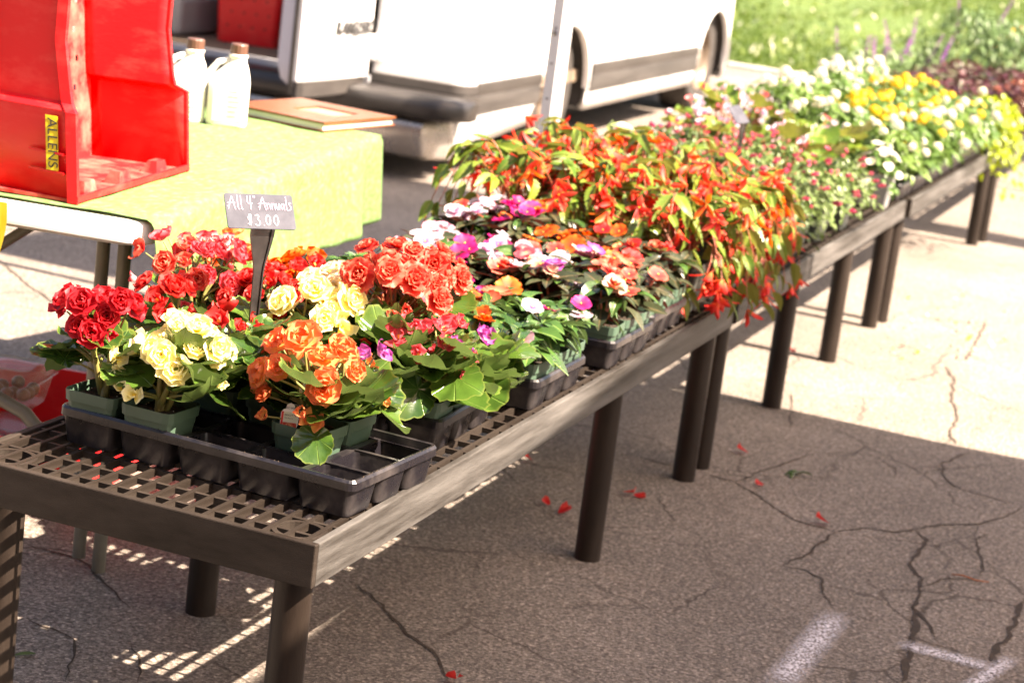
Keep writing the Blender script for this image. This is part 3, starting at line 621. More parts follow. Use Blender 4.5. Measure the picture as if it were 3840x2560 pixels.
def impatiens(key, c, r_, cols, leaf, label, group, h=0.16, nst=7, nf=5, flat=False, scale=1.0):
    nf = int(nf*0.75 + 0.5)
    p = cellpos(key, c, r_); t = thing('impatiens_plant', label, 'plant', p, R(-0.08, 0.08), group)
    pot(t); paths = []
    tips = []
    for k in range(nst):
        az = k*2.39996 + R(-0.4, 0.4); rad = 0.052*math.sqrt((k+0.3)/nst); z = h + R(-0.018, 0.014) - rad*0.5
        b = (rad*math.cos(az), rad*math.sin(az), z); tips.append(b); paths.append(((R(-0.01, 0.01), R(-0.01, 0.01), PH-0.014), b, 0.0))
        n = random.randint(5, 7); a0 = R(0, 6)
        for j in range(n):
            a = a0 + j*2*PI/n + R(-0.25, 0.25)
            leaf_at(t, random.choice(leaf), b, a, R(-0.35, 0.55), R(-0.3, 0.3), R(0.62, 1.05)*scale)
        if random.random() < 0.6: leaf_at(t, random.choice(leaf), (b[0], b[1], b[2]+0.006), R(0, 6), R(0.6, 1.1), 0, R(0.35, 0.55))
    for k in range(6):                                        # lower skirt
        a = k*PI/3 + R(-0.3, 0.3); leaf_at(t, random.choice(leaf), (0.02*math.cos(a), 0.02*math.sin(a), PH + R(0.005, 0.04)), a, R(-0.5, 0.0), R(-0.3, 0.3), R(0.75, 1.15)*scale)
    for k in range(nf):
        b = random.choice(tips); a = R(0, 6.28); x, y, z = b[0]+0.016*math.cos(a), b[1]+0.016*math.sin(a), b[2] + R(0.012, 0.03)
        put('flower', random.choice(IMPF + [IMPD]), t, (x, y, z), facing((R(-0.3, 0.6), R(-0.9, 0.2), 1.0)), R(0.75, 1.1), random.choice(cols))
        paths.append((b, (x, y, z-0.002), 0))
    stems(t, paths, M_STEMR if LID[0] in leaf else M_STEMG, 0.0032, 0.0014); return t

def mound(name, loc, label, cat, group, leafdef, nleaf, rx, ry, h, z0, flowers, nf, fsc, fmat, big=False, droop=0.0, potmat=None, face_up=0.6, noflow=None, side=(0,0)):
    t = thing(name, label, cat, loc, R(-0.1, 0.1), group); pot(t, big, potmat)
    L, wd, mats = leafdef; mb = MB()
    for k in range(nleaf):
        az = R(0, 6.28); rr = math.sqrt(R(0.05, 1)); zz = R(0.0, 1)**0.7
        ex = math.sqrt(max(0, 1-zz*zz*0.85)); x = rx*rr*ex*math.cos(az) + side[0]*rr; y = ry*rr*ex*math.sin(az) + side[1]*rr; z = z0 + h*zz*R(0.8, 1.05) - droop*(rr*ex)**3
        s = R(0.65, 1.15); Mx = Matrix.Translation((x, y, z)) @ Matrix.Rotation(az-PI/2+R(-0.9, 0.9), 4, 'Z') @ Matrix.Rotation(R(-0.8, 0.5)-droop*2, 4, 'X') @ Matrix.Rotation(R(-0.5, 0.5), 4, 'Y')
        def fn(u, v): w_ = wd*s*math.sin(PI*min(1, u**0.8)) + 0.0004; return (v*w_, u*L*s, abs(v)*w_*0.35 - 0.35*L*s*u*u)
        mb.grid(fn, 3, 2, k % len(mats), Mx)
    tag(mb.build('foliage', mats, t, smooth=True), kind='stuff')
    sp = []
    for k in range(5): a = k*1.256; sp.append(((0, 0, 0.06), (rx*0.5*math.cos(a), ry*0.5*math.sin(a), z0+h*0.6), 0.0))
    stems(t, sp, M_STEMG, 0.004, 0.002)
    for k in range(nf):
        az = k*2.39996 + R(-0.4, 0.4); q = math.sqrt((k+0.5)/nf); x = rx*q*math.cos(az) + side[0]*q; y = ry*q*math.sin(az) + side[1]*q; z = z0 + h*math.sqrt(max(0, 1-0.8*q*q))*R(0.88, 1.22) - droop*q**3
        n = (x/rx*0.7 + R(-0.3, 0.3) + 0.15, y/ry*0.7 + R(-0.3, 0.3) - 0.3, face_up + 0.4)
        put('flower', random.choice(flowers), t, (x, y, z), facing(n), R(0.8, 1.2)*fsc, random.choice(fmat))
    return t

def trailing(loc, label, rad, h, nst, az_c=None, flow=10, fallto=0.2):
    t = thing('trailing_begonia', label, 'plant', loc, 0, 'trailing red begonias in larger pots'); pot(t, True)
    mb = MB(); ends = []
    for k in range(int(nst*1.35)):
        az = k*2.39996 + R(-0.3, 0.3); L = rad*R(0.55, 1.15); hh = h*R(0.6, 1.1); fall = fallto*R(0.3, 1.2)
        pts = []
        for j in range(9):
            u = j/8; z = 0.1 + hh*(1-(1-u*1.7)**2 if u < 0.59 else 1.0 - ((u-0.59)/0.41)**1.6*(1+fall/hh)) ; pts.append(Vector((L*u*math.cos(az+0.3*u), L*u*math.sin(az+0.3*u), z)))
        mb.tube(pts, [0.003-0.0021*j/8 for j in range(9)], 6, 0, False)
        for j in range(2, 9):
            d = (pts[min(j+1,8)] - pts[j-1]).normalized(); a = math.atan2(d.y, d.x); pit = math.asin(max(-1, min(1, d.z)))
            for sgn in ((1, -1) if j % 2 else (1,)):
                leaf_at(t, random.choice(LBO), pts[j] + Vector((R(-0.005, 0.005), R(-0.005, 0.005), 0)), a + sgn*R(0.3, 0.95), min(0.5, pit*0.7 + R(-0.4, 0.25)), R(-0.6, 0.6), R(0.6, 1.1))
        ends.append((pts[6], pts[7], pts[8]))
    for k in range(flow):
        e = ends[k % len(ends)][k % 3]; p = e + Vector((R(-0.02, 0.02), R(-0.02, 0.02), R(-0.035, -0.008)))
        put('flower', random.choice(BOLF), t, p, facing((R(-0.5, 0.5), R(-0.5, 0.5), -1)), R(0.7, 1.1)); mb.tube([e, (e+p)/2 + Vector((0.004, 0, 0.002)), p], 0.0012, 5, 0, False)
    for k in range(38):
        a, q = R(0, 6.28), R(0.1, 1.0); p = Vector((rad*q*math.cos(a), rad*q*math.sin(a), 0.1 + h*R(0.6, 1.05)))
        put('flower', random.choice(BOLF), t, p, facing((R(-0.7, 0.7), R(-0.9, 0.4), R(-0.9, 0.1))), R(0.6, 1.0), random.choice([P_HANG, P_TANG, P_HANG, P_CORAL])); mb.tube([(p.x*0.6, p.y*0.6, 0.1+h*0.5), p], 0.0014, 5, 0, False)
    mb.build('stem', M_STEMR, t, smooth=True); return t

# tray layout
tray('T1', -0.0074, 0.1283, -0.066, 'half-empty black tray holding the orange and pale yellow begonias')
tray('T2', -0.042, 0.54, 0.03, 'black tray of double begonias next to the half-empty tray')
tray('T3', -0.012, 0.93, 0.0, 'black tray of green-leaved impatiens behind the begonia tray')
tray('T4', -0.004, 1.36, 0.0, 'black tray of bronze-leaved impatiens with its green pots showing')
tray('T5', -0.02, 1.68, 0.01, 'black tray of tangerine impatiens in front of the trailing begonias')
begonia('T1', 0, 0, P_RED, 'deep red double begonia with thick bare stems beside the pale yellow begonia', 0.232, 0.052, 7, ROSE, 12, 1.0, (-0.022, 0.0), 2, 0.95, [(0.036, -0.03, 0.15, SING[0], 0.8, P_YEL), (0.04, -0.035, 0.125, SING[1], 0.75, P_YEL), (0.0, -0.05, 0.185, ROSE[1], 1.05, P_RED), (-0.025, -0.045, 0.19, ROSE[2], 0.95, P_RED), (0.01, -0.03, 0.21, ROSE[0], 0.85, P_RED)], clear=(-1.5, 1.0))
begonia('T1', 1, 0, P_YEL, 'pale yellow double begonia with a dome of flowers in the half-empty tray', 0.198, 0.058, 17, ROSE, 13, 0.98, (0.028, 0.0), 3, 1.2, [(-0.012, -0.06, 0.108, SING[0], 0.85, P_YEL), (-0.035, -0.055, 0.112, BUD, 1.0, P_YEL)], clear=(-1.5, 0.95))
begonia('T1', 0, 2, P_SCAR, 'scarlet begonia at the back corner of the half-empty tray', 0.21, 0.035, 6, ROSE, 10, 0.85, (-0.03, 0.0))
begonia('T1', 1, 2, P_SCAR, 'scarlet begonia behind the price sign', 0.2, 0.04, 5, SING, 14, 1.0)
begonia('T1', 2, 2, P_CORAL, 'single ruffled coral begonia right of the price sign stake', 0.185, 0.02, 2, RUFF, 12, 1.15, (-0.01, -0.03))
oc = begonia('T1', 3, 1, P_ORNG, 'orange double begonia with a white plant tag in its pot', 0.2, 0.068, 13, ROSE, 14, 1.0, (-0.005, 0.0), 3, 1.25, [(-0.085, -0.015, 0.13, ROSE[0], 0.8, P_ORNG), (-0.07, -0.03, 0.12, ROSE[1], 0.7, P_ORNG), (0.03, -0.05, 0.075+0.03, SING[0], 1.0, P_ORNG), (-0.05, -0.055, 0.095, BUD, 1.0, P_ORNG)], clear=(-2.0, 1.25))
leaf_at(oc, BLEAF[2], (0.036, -0.044, PH+0.004), -1.0, -0.85, 0.2, 1.0); leaf_at(oc, BLEAF[4], (0.035, -0.02, PH+0.045), -0.9, -0.35, 0.5, 1.4)
begonia('T1', 3, 2, [P_ORNG, P_LILAC], 'orange and pink begonia touching the orange one with the tag', 0.172, 0.05, 7, SING, 11, 1.0, (0.012, 0.0), 3, 1.15)
B2 = {(0,0): ([P_PINKRED, P_CORAL, P_BLUSH], SING+ROSE, 0.255, 0.075, 14, 'tall pink-centred scarlet begonia in front of the folding table leg'),
      (0,1): (P_BLUSH, SING, 0.24, 0.06, 10, 'white and pink single begonia with red petal edges behind the scarlet ones'),
      (0,2): (P_ORNG, ROSE, 0.225, 0.05, 8, 'small apricot begonia left of the price sign stake'),
      (1,0): (P_SCAR, SING+ROSE, 0.215, 0.06, 10, 'scarlet begonia directly behind the price sign stake'),
      (1,1): (P_SCAR, SING, 0.225, 0.06, 9, 'scarlet single begonia between the yellow begonia and the price sign'),
      (1,2): (P_TANG, ROSE, 0.2, 0.05, 6, 'tangerine begonia behind the scarlet ones'),
      (2,0): (P_YEL, ROSE, 0.215, 0.062, 14, 'bright yellow begonia in the middle of the second tray'),
      (2,1): (P_CREAM, ROSE, 0.225, 0.055, 10, 'cream begonia behind the bright yellow one'),
      (2,2): (P_PEACH, ROSE, 0.22, 0.052, 8, 'pale peach begonia behind the cream one'),
      (3,0): (P_SCAR, SING, 0.16, 0.04, 4, 'low scarlet begonia in front of the big coral one'),
      (3,1): (P_CORAL, RUFF, 0.275, 0.078, 17, 'big ruffled coral begonia standing above its tray'),
      (3,2): (P_CORAL, RUFF, 0.265, 0.075, 13, 'ruffled coral begonia behind the biggest coral one'),
      (4,0): (P_PINKRED, SING, 0.198, 0.06, 11, 'pink-red begonia with large pale leaves at the tray corner'),
      (4,1): ([P_PINKRED, P_LILAC], SING, 0.165, 0.045, 5, 'mostly leafy begonia with a few pink flowers at the tray edge'),
      (4,2): (P_LILAC, SING, 0.15, 0.03, 1, 'leafy begonia almost without flowers beside the impatiens')}
for (c, r_), (col, kind, h, sp, nf, lab) in B2.items():
    begonia('T2', c, r_, col, lab, h, sp, nf, kind, 13, 1.08 if kind is RUFF else 0.98, ((-0.03 if c == 0 else 0), 0), 3, 1.25 if c >= 3 else 1.0, stem=M_STEMR if kind is RUFF else M_STEMG)
GRN = 'impatiens in the green-leaved tray'; BRZ = 'impatiens in the bronze-leaved tray'; TNG = 'impatiens in the tangerine tray'
ROWN = ('row facing the bench end', 'middle row', 'back row')
def il(c, where, r_): return f'{c} impatiens in the {ROWN[r_]} of the {where}'
I3 = {0: ([P_LILAC], 'leafy green nearly flowerless', 0), 1: ([P_WPINK, P_PALE], 'white and blush', 4), 2: ([P_MAG, P_PINKRED], 'magenta and rose', 5), 3: ([P_SALM, P_TANG], 'orange', 4), 4: ([P_MAG, P_WPINK], 'magenta and white', 3)}
for c in range(5):
    for r_ in range(3):
        cols, nm, nf = I3[c]
        if (c, r_) == (4, 0): cols, nf = [P_PALE], 1
        lab = il(nm, 'green-leaved tray', r_) if (c, r_) != (4, 0) else 'green impatiens with one pale pink bloom at the tray corner by the bench edge'
        impatiens('T3', c, r_, cols, LIG, lab, GRN, 0.155 if c else 0.17, 7, nf, scale=1.25 if (c, r_) == (4, 0) else 1.0)
I4 = {0: ([P_WPINK, P_PALE], 'pale pink and white', 5), 1: ([P_WPINK, P_MAG], 'white and magenta', 5), 2: ([P_PINKRED, P_PALE, P_CORAL], 'rose-pink', 5), 3: ([P_WPINK, P_LILAC, P_PEACH], 'white and pink', 5), 4: ([P_SALM, P_PEACH, P_CORAL], 'salmon', 6)}
for c in range(5):
    for r_ in range(3):
        cols, nm, nf = I4[c]; impatiens('T4', c, r_, cols, LID + LIG[:2], il(nm, 'bronze-leaved tray', r_), BRZ, 0.165, 7, nf)
I5 = {0: ([P_WPINK, P_PALE, P_CORAL], 'pale pink', 5), 1: ([P_TANG, P_MAG], 'tangerine and crimson', 5), 2: ([P_TANG], 'tangerine', 5), 3: ([P_SCAR, P_TANG], 'scarlet', 4), 4: ([P_SALM, P_SCAR], 'salmon and scarlet', 3)}
for c in range(5):
    for r_ in range(3):
        cols, nm, nf = I5[c]; impatiens('T5', c, r_, cols, LID + LIG[:1], il(nm, 'tangerine tray', r_), TNG, 0.17 + (0.03 if c < 2 else 0), 7, nf)

# larger trailing begonias across the joint of the first two benches
TRL = [(-0.52, 2.10, 'trailing red begonia with orange flowers at the far side of the bench, behind the impatiens', 0.23, 0.215, 17, 9, 0.05),
       (-0.31, 2.13, 'trailing red begonia in the middle of its bench, behind the bronze impatiens', 0.23, 0.215, 18, 9, 0.06),
       (-0.10, 2.12, 'trailing red begonia spilling over the bench edge at the bench joint', 0.22, 0.18, 20, 18, 0.04),
       (-0.52, 2.52, 'trailing red begonia behind the tall metal canopy pole', 0.23, 0.235, 17, 8, 0.05),
       (-0.30, 2.54, 'trailing red begonia in the middle of the second bench', 0.24, 0.235, 19, 9, 0.07),
       (-0.10, 2.54, 'trailing red begonia with clusters of scarlet bells hanging past the bench rail', 0.23, 0.19, 21, 20, 0.05)]
def gx(vx, vy, X):
    x, y = vx * 1.6327, vy * 1.6327
    d = CF + CR * ((x - 1920) / FPX) - CU * ((y - 1280) / FPX)
    return CAM + d * ((X - CAM.x) / d.x)
TOBJ = [trailing((x, y, BH), lab, rad, h, ns, None, fl, fall) for x, y, lab, rad, h, ns, fl, fall in TRL]
for ti, vx, vy, X, n in ((2, 1650, 660, 0.03, 8), (2, 1690, 630, 0.02, 5), (5, 1745, 640, 0.045, 9), (5, 1790, 570, 0.03, 9), (5, 1830, 530, 0.02, 5), (2, 1720, 500, -0.03, 5)):
    t = TOBJ[ti]; c = gx(vx, vy, X) - t.location; mb = MB(); top = Vector((c.x*0.75, c.y*0.85, max(c.z+0.09, 0.11)))
    for k in range(n):
        p = c + Vector((R(-0.03, 0.03), R(-0.035, 0.035), R(-0.03, 0.03)))
        put('flower', random.choice(BOLF), t, p, facing((R(-0.5, 0.5), R(-0.6, 0.4), -1)), R(0.75, 1.05)); mb.tube([top, top.lerp(p, 0.5) + Vector((0.006, 0, 0.015)), p], 0.0013, 5, 0, False)
    mb.tube([(0, 0, 0.1), (top.x*0.5, top.y*0.5, 0.19), top], [0.0035, 0.003, 0.0018], 6, 0, False)
    mb.build('flower_stalk', M_STEMR, t, smooth=True)
# fuchsias
FG = 'small-flowered fuchsias'
for i, y in enumerate((2.92, 3.2, 3.5, 3.8)):
    for j, x in enumerate((-0.52, -0.3, -0.085)):
        mound('fuchsia_plant', (x + R(-0.015, 0.015), y, BH), f"bushy pink fuchsia {('at the back of', 'in the middle of', 'at the rail side of')[j]} the {('first', 'second', 'third', 'last')[i]} row past the trailing begonias", 'plant', FG, (0.026, 0.008, [M_FUCL]), 420, 0.15, 0.165, 0.15 + (0.03 if j == 0 else 0) - (0.03 if j == 2 else 0), 0.1, [FUCF], 30 if j < 2 else 20, 1.25, [P_FUCH], True, 0.05, face_up=-0.3)
# large-leaved begonias with white-pink flowers
for i, (x, y, h) in enumerate(((-0.54, 3.98, 0.3), (-0.32, 4.08, 0.24), (-0.55, 4.32, 0.3), (-0.3, 4.4, 0.24), (-0.5, 3.62, 0.27))):
    t = thing('wing_begonia', 'large-leaved begonia with white and pink flowers ' + ('behind the last fuchsias by the van', 'right behind the last middle fuchsia', 'between the fuchsias and the white flower heads', 'next to the grey pot of white flowers', 'among the fuchsias at the back of the bench')[i], 'plant', (x, y, BH), R(0, 6), 'large-leaved begonias'); pot(t, True); pa = []
    for k in range(16):
        az = k*2.4; z = R(0.13, h); rad = R(0.04, 0.11); b = (rad*math.cos(az), rad*math.sin(az), z)
        leaf_at(t, random.choice(LBIG), b, az, R(-0.6, 0.2), R(-0.4, 0.4), R(1.3, 2.1)); pa.append(((0, 0, 0.09), b, 0.02))
    for k in range(16):
        az = R(0, 6.28); rad = R(0.03, 0.15); b = (rad*math.cos(az), rad*math.sin(az), R(h*0.75, h*1.12)); put('flower', random.choice(SING), t, b, facing((math.cos(az)*0.5+0.3, math.sin(az)*0.5-0.4, 0.7)), R(0.7, 1.1), random.choice([P_WPINK, P_WPINK, P_PALE, P_BLUSH])); pa.append(((0, 0, 0.09), b, 0.01))
    stems(t, pa, M_STEMR, 0.004, 0.0016)
# white and yellow flower heads
LG = 'lantana in white and yellow'
for i, (x, y, cols, h, nf) in enumerate([(x + R(-0.02, 0.02), y + R(-0.02, 0.02), None, 0, 0) for y in (4.72, 4.98, 5.24, 5.5, 5.76, 6.02, 6.28, 6.54) for x in (-0.53, -0.32, -0.1)]):
    yellow = (x > -0.42 and (i % 3 == 1 or (i // 3) % 2 == 0)) and not (y < 4.8)
    wv = 'white' if not yellow else 'golden yellow'
    hh = 0.2 + 0.04*(x < -0.4) - 0.05*(x > -0.2)
    mound('lantana_plant', (x, y, BH), f"{wv} flower heads, {('back', 'middle', 'rail-side')[i % 3]} plant of the {('first', 'second', 'third', 'fourth', 'fifth', 'sixth', 'seventh', 'eighth')[i//3]} row past the fuchsias", 'plant', LG + ' ' + wv, (0.045, 0.014, [M_LANL]), 260, 0.155, 0.155, hh*1.0, 0.1, LANT, 8 if yellow else 9, R(1.0, 1.35), [P_GOLD] if yellow else [P_WHITE], False, 0.02, potmat=M_POTDARK)
mound('white_bedding_plant', (-0.075, 4.45, BH), 'white-flowered plant in a grey pot hanging at the bench rail', 'plant', None, (0.035, 0.012, [M_LANL]), 120, 0.08, 0.1, 0.12, 0.08, IMPF, 16, 0.9, [P_WHITE], True, 0.05, potmat=pm('grey_pot', (0.25, 0.25, 0.25), 0.5))
mound('lime_trailing_plant', (-0.06, 6.78, BH), 'lime green trailing plant spilling over the corner of its bench', 'plant', None, (0.036, 0.014, [M_LIME]), 620, 0.17, 0.2, 0.2, 0.06, LANT, 1, 0.6, [P_WHITE], True, 0.26, side=(0.06, 0.0))
mound('lime_trailing_plant', (-0.3, 6.82, BH), 'lime green trailing plant in the row behind the spilling one', 'plant', None, (0.036, 0.014, [M_LIME]), 300, 0.15, 0.15, 0.14, 0.08, LANT, 1, 0.6, [P_WHITE], True, 0.05)
# burgundy foliage
for y in (7.35, 7.65, 7.95, 8.25, 8.55, 8.85, 9.15):
    for xi, x in enumerate((-0.5, -0.28, -0.06)):
        br = x > -0.2; rn_ = ('first', 'second', 'third', 'fourth', 'fifth', 'sixth', 'seventh')[int(round((y-7.35)/0.3))]
        mound('coleus_plant', (x + R(-0.02, 0.02), y, BH), f'bronze-red foliage plant along the bench rail, {rn_} past the lime plant' if br else f"dark burgundy foliage plant {('at the back', 'in the middle')[xi]} of the {rn_} row past the lime plant", 'plant', 'bronze foliage plants' if br else 'burgundy foliage plants', (0.055, 0.022, [M_COLB, M_COLL] if br else [M_COLL, M_COLL, M_COLG]), 150, 0.15, 0.16, 0.14, 0.1, LANT, 0, 1, [P_WHITE], False, 0.06 if br else 0.0, potmat=M_POTDARK)
# tall salvias behind them
for i, (x, y, h, ns) in enumerate(((-1.0, 8.3, 0.72, 3), (-0.95, 8.9, 0.7, 3), (-0.85, 9.5, 0.75, 4), (-0.6, 9.75, 0.6, 1), (-0.35, 9.9, 0.5, 0), (-0.1, 10.1, 0.45, 0), (-0.5, 10.4, 0.55, 1), (-0.2, 10.7, 0.5, 0), (0.0, 11.0, 0.5, 0), (-0.9, 10.2, 0.75, 2))):
    gz = BH if x > -0.65 else 0.0; hh = h*0.9 if gz == 0 else (h - 0.18)*0.95
    t = mound('salvia_plant', (x, y, gz), ('tall salvia with three purple spikes, standing on the ground beside the burgundy bench', 'tall salvia with three purple spikes, second beside the burgundy bench', 'tall salvia with four purple spikes at the corner of the last bench', 'salvia with a single purple spike at the front of the last bench', 'leafy flowerless plant at the front of the last bench', 'leafy flowerless plant at the rail of the last bench', 'salvia with a single purple spike in the middle of the last bench', 'leafy flowerless plant in the middle of the last bench', 'leafy flowerless plant next to the orange bedding plants', 'tall salvia with two purple spikes on the ground beside the last bench')[i], 'plant', 'tall salvias with spikes' if ns else 'tall leafy plants', (0.075, 0.011, [M_SALL]), 420, 0.24, 0.24, hh, 0.12, LANT, 0, 1, [P_WHITE], True, 0.0)
    for k in range(ns):
        a = R(0, 6.28); put('flower_spike', SPIKE, t, (R(0.02, 0.2)*math.cos(a), R(0.02, 0.2)*math.sin(a), hh*0.85), (R(-0.4, 0.4), R(-0.5, 0.3), R(0, 6)), R(0.95, 1.25))
for i, (x, y) in enumerate(((-0.5, 11.2), (-0.25, 11.4), (0.0, 11.6), (-0.4, 11.75), (-0.55, 11.5))):
    mound('marigold_plant', (x, y, BH), 'orange and yellow bedding plant at the far end of the last bench', 'plant', 'far orange bedding plants', (0.03, 0.01, [M_LANL, M_COLB]), 160, 0.16, 0.16, 0.2, 0.1, LANT, 14, 1.5, [P_GOLD, P_TANG], False, potmat=M_POTDARK)
# trays beneath the plants further down the row
k = 0
for y in (2.72+0.02, 3.05, 3.36, 3.67, 3.98):
    pass
for y, lab in ((4.63, 'black tray under the first white flower heads'), (4.93, 'black tray under white and yellow flower heads, second along its bench'), (5.23, 'black tray under white and yellow flower heads, third along its bench'),
          (5.53, 'black tray under white and yellow flower heads, fourth along its bench'), (5.83, 'black tray under white and yellow flower heads, fifth along its bench'), (6.13, 'black tray under white and yellow flower heads, sixth along its bench'), (6.43, 'black tray under the flower heads next to the lime plant')):
    tray('F%d' % k, -0.012, y, 0, lab); k += 1

# ------------------------------------------------------------------ plant tag and price signs
M_TAGW = pm('tag_white', (0.75, 0.73, 0.68), 0.45); M_TAGR = pm('tag_red', (0.55, 0.04, 0.02), 0.45, (0.7, 0.25, 0.1), 160.0, lo=0.45, hi=0.55); M_TAGG = pm('tag_green', (0.62, 0.62, 0.45), 0.45); M_INK = pm('ink', (0.03, 0.03, 0.03), 0.6)
M_REDBAR = pm('tag_red_bar', (0.6, 0.03, 0.02), 0.45)
def text(body, size, mat, parent, loc, rot, name='lettering', shear=0.0, ext=0.0002, spacing=1.0, bold=0.0):
    cu = bpy.data.curves.new(name, 'FONT'); cu.body = body; cu.size = size; cu.align_x = 'CENTER'; cu.align_y = 'CENTER'; cu.extrude = ext; cu.shear = shear; cu.space_character = spacing; cu.offset = bold
    tmp = bpy.data.objects.new(name, cu); COL.objects.link(tmp); dg = bpy.context.evaluated_depsgraph_get()
    me = bpy.data.meshes.new_from_object(tmp.evaluated_get(dg)); bpy.data.objects.remove(tmp); me.materials.clear(); me.materials.append(mat)
    return put(name, me, parent, loc, rot)
# tag in the orange begonia's pot
tg = put('plant_tag', None, oc, (-0.02, -0.0335, PH-0.010), (math.radians(76), 0, math.radians(24))); tg.empty_display_size = 0.01
mb = MB()
out = [(-0.004,-0.02),(0.004,-0.02),(0.0125,0.004),(0.014,0.008),(0.014,0.026),(0.0105,0.031),(0.007,0.032),(0.006,0.039),(0.0,0.042),(-0.006,0.039),(-0.007,0.032),(-0.0105,0.031),(-0.014,0.026),(-0.014,0.008),(-0.0125,0.004)]
mb.prism(out, lambda a, b, d: (a, b, d), -0.0004, 0.0004)
card = mb.build('card', M_TAGW, tg)
for nm, mt, a, b in (('photo', M_TAGR, (-0.0095, 0.0, 0.0005), (0.0125, 0.011, 0.0007)), ('name_panel', M_TAGG, (-0.0095, 0.0112, 0.0005), (0.0125, 0.0275, 0.0007)), ('colour_bar', M_REDBAR, (-0.0132, 0.0, 0.0005), (-0.0097, 0.0275, 0.0007))):
    mb = MB(); mb.box(a, b); mb.build(nm, mt, tg)
text('BRIGITTE', 0.0046, M_INK, tg, (0.0012, 0.0222, 0.0008), (0, 0, 0)); text('BBA Begonia', 0.0026, M_INK, tg, (-0.001, 0.0178, 0.0008), (0, 0, 0)); text('RED FOX', 0.0044, M_INK, tg, (0.0005, 0.0335, 0.0006), (0, 0, 0))
mb = MB(); mb.obox((0, 0, 0.02), (0.009, 0, 0), (0, 0.0004, 0), (0, 0, 0.045)); o = mb.build('plant_tag', M_TAGW, oc, loc=(-0.045, 0.035, PH-0.01)); o.rotation_euler = (-0.3, 0, 0.6)

M_CHALK = pm('chalkboard', (0.045, 0.047, 0.06), 0.7, (0.08, 0.082, 0.1), 22.0, lo=0.4, hi=0.75, spec=0.12); M_STAKE = pm('black_stake', (0.014, 0.012, 0.012), 0.3, (0.03, 0.026, 0.025), 30.0)
M_CHALKP = pm('chalk_pink', (0.75, 0.5, 0.66), 0.9); M_CHALKW = pm('chalk_white', (0.75, 0.68, 0.72), 0.9)
STROKES = {  # handwriting strokes, unit height, advance
 'A': (0.62, [[(0.0,0.18),(0.12,0.28)],[(0.05,0.0),(0.28,0.75),(0.36,1.0),(0.42,0.6),(0.5,0.05),(0.56,0.0)],[(0.0,0.42),(0.3,0.5),(0.55,0.46)]]),
 'l': (0.24, [[(0.12,1.0),(0.1,0.4),(0.12,0.0),(0.2,0.03)]]),
 '4': (0.5, [[(0.12,0.95),(0.06,0.5),(0.2,0.42),(0.44,0.48)],[(0.34,1.0),(0.3,0.5),(0.28,0.0)]]),
 '"': (0.22, [[(0.04,1.0),(0.04,0.84)],[(0.14,1.0),(0.14,0.84)]]),
 ' ': (0.22, []),
 'n': (0.34, [[(0.04,0.5),(0.06,0.05)],[(0.06,0.36),(0.16,0.52),(0.24,0.4),(0.26,0.05)]]),
 'u': (0.34, [[(0.04,0.5),(0.05,0.15),(0.13,0.04),(0.22,0.15),(0.24,0.5)],[(0.24,0.5),(0.26,0.05)]]),
 'a': (0.34, [[(0.24,0.45),(0.12,0.52),(0.03,0.25),(0.1,0.04),(0.22,0.2),(0.25,0.5)],[(0.25,0.5),(0.27,0.03)]]),
 's': (0.3, [[(0.22,0.55),(0.1,0.58),(0.07,0.42),(0.2,0.28),(0.18,0.08),(0.03,0.06)]]),
 '$': (0.6, [[(0.42,0.8),(0.18,0.82),(0.12,0.58),(0.4,0.42),(0.38,0.15),(0.08,0.14)],[(0.3,1.0),(0.22,0.0)],[(0.4,0.98),(0.32,0.0)]]),
 '3': (0.62, [[(0.08,0.88),(0.3,1.0),(0.42,0.8),(0.22,0.56),(0.46,0.4),(0.42,0.1),(0.2,0.0),(0.04,0.12)]]),
 '.': (0.18, [[(0.06,0.04),(0.1,0.06)]]),
 '0': (0.6, [[(0.26,0.95),(0.1,0.75),(0.06,0.35),(0.2,0.02),(0.4,0.2),(0.45,0.6),(0.36,0.92),(0.24,0.96)]])}
def handwrite(parent, s, x0, y0, hgt, mat, r=0.0009, wide=1.0, tight=1.0):
    x = x0
    for ch in s:
        adv, st = STROKES[ch]; mb = MB()
        for pl in st:
            P = [Vector((x + a*hgt*wide, y0 + b*hgt, 0.0018)) for a, b in pl]
            if len(P) > 2:                                     # smooth the stroke
                Q = [P[0]]
                for i in range(1, len(P)): Q += [P[i-1].lerp(P[i], 0.5), P[i]]
                P = [Q[0]] + [(Q[i-1] + Q[i]*2 + Q[i+1])/4 for i in range(1, len(Q)-1)] + [Q[-1]]
            mb.tube(P, [r*R(0.75, 1.1) for _ in P], 5)
        if st:
            me = mb.mesh('lettering', mat, True); o = put('lettering', me, parent); o.scale = (1, 1, 1)
        x += adv*hgt*wide*tight
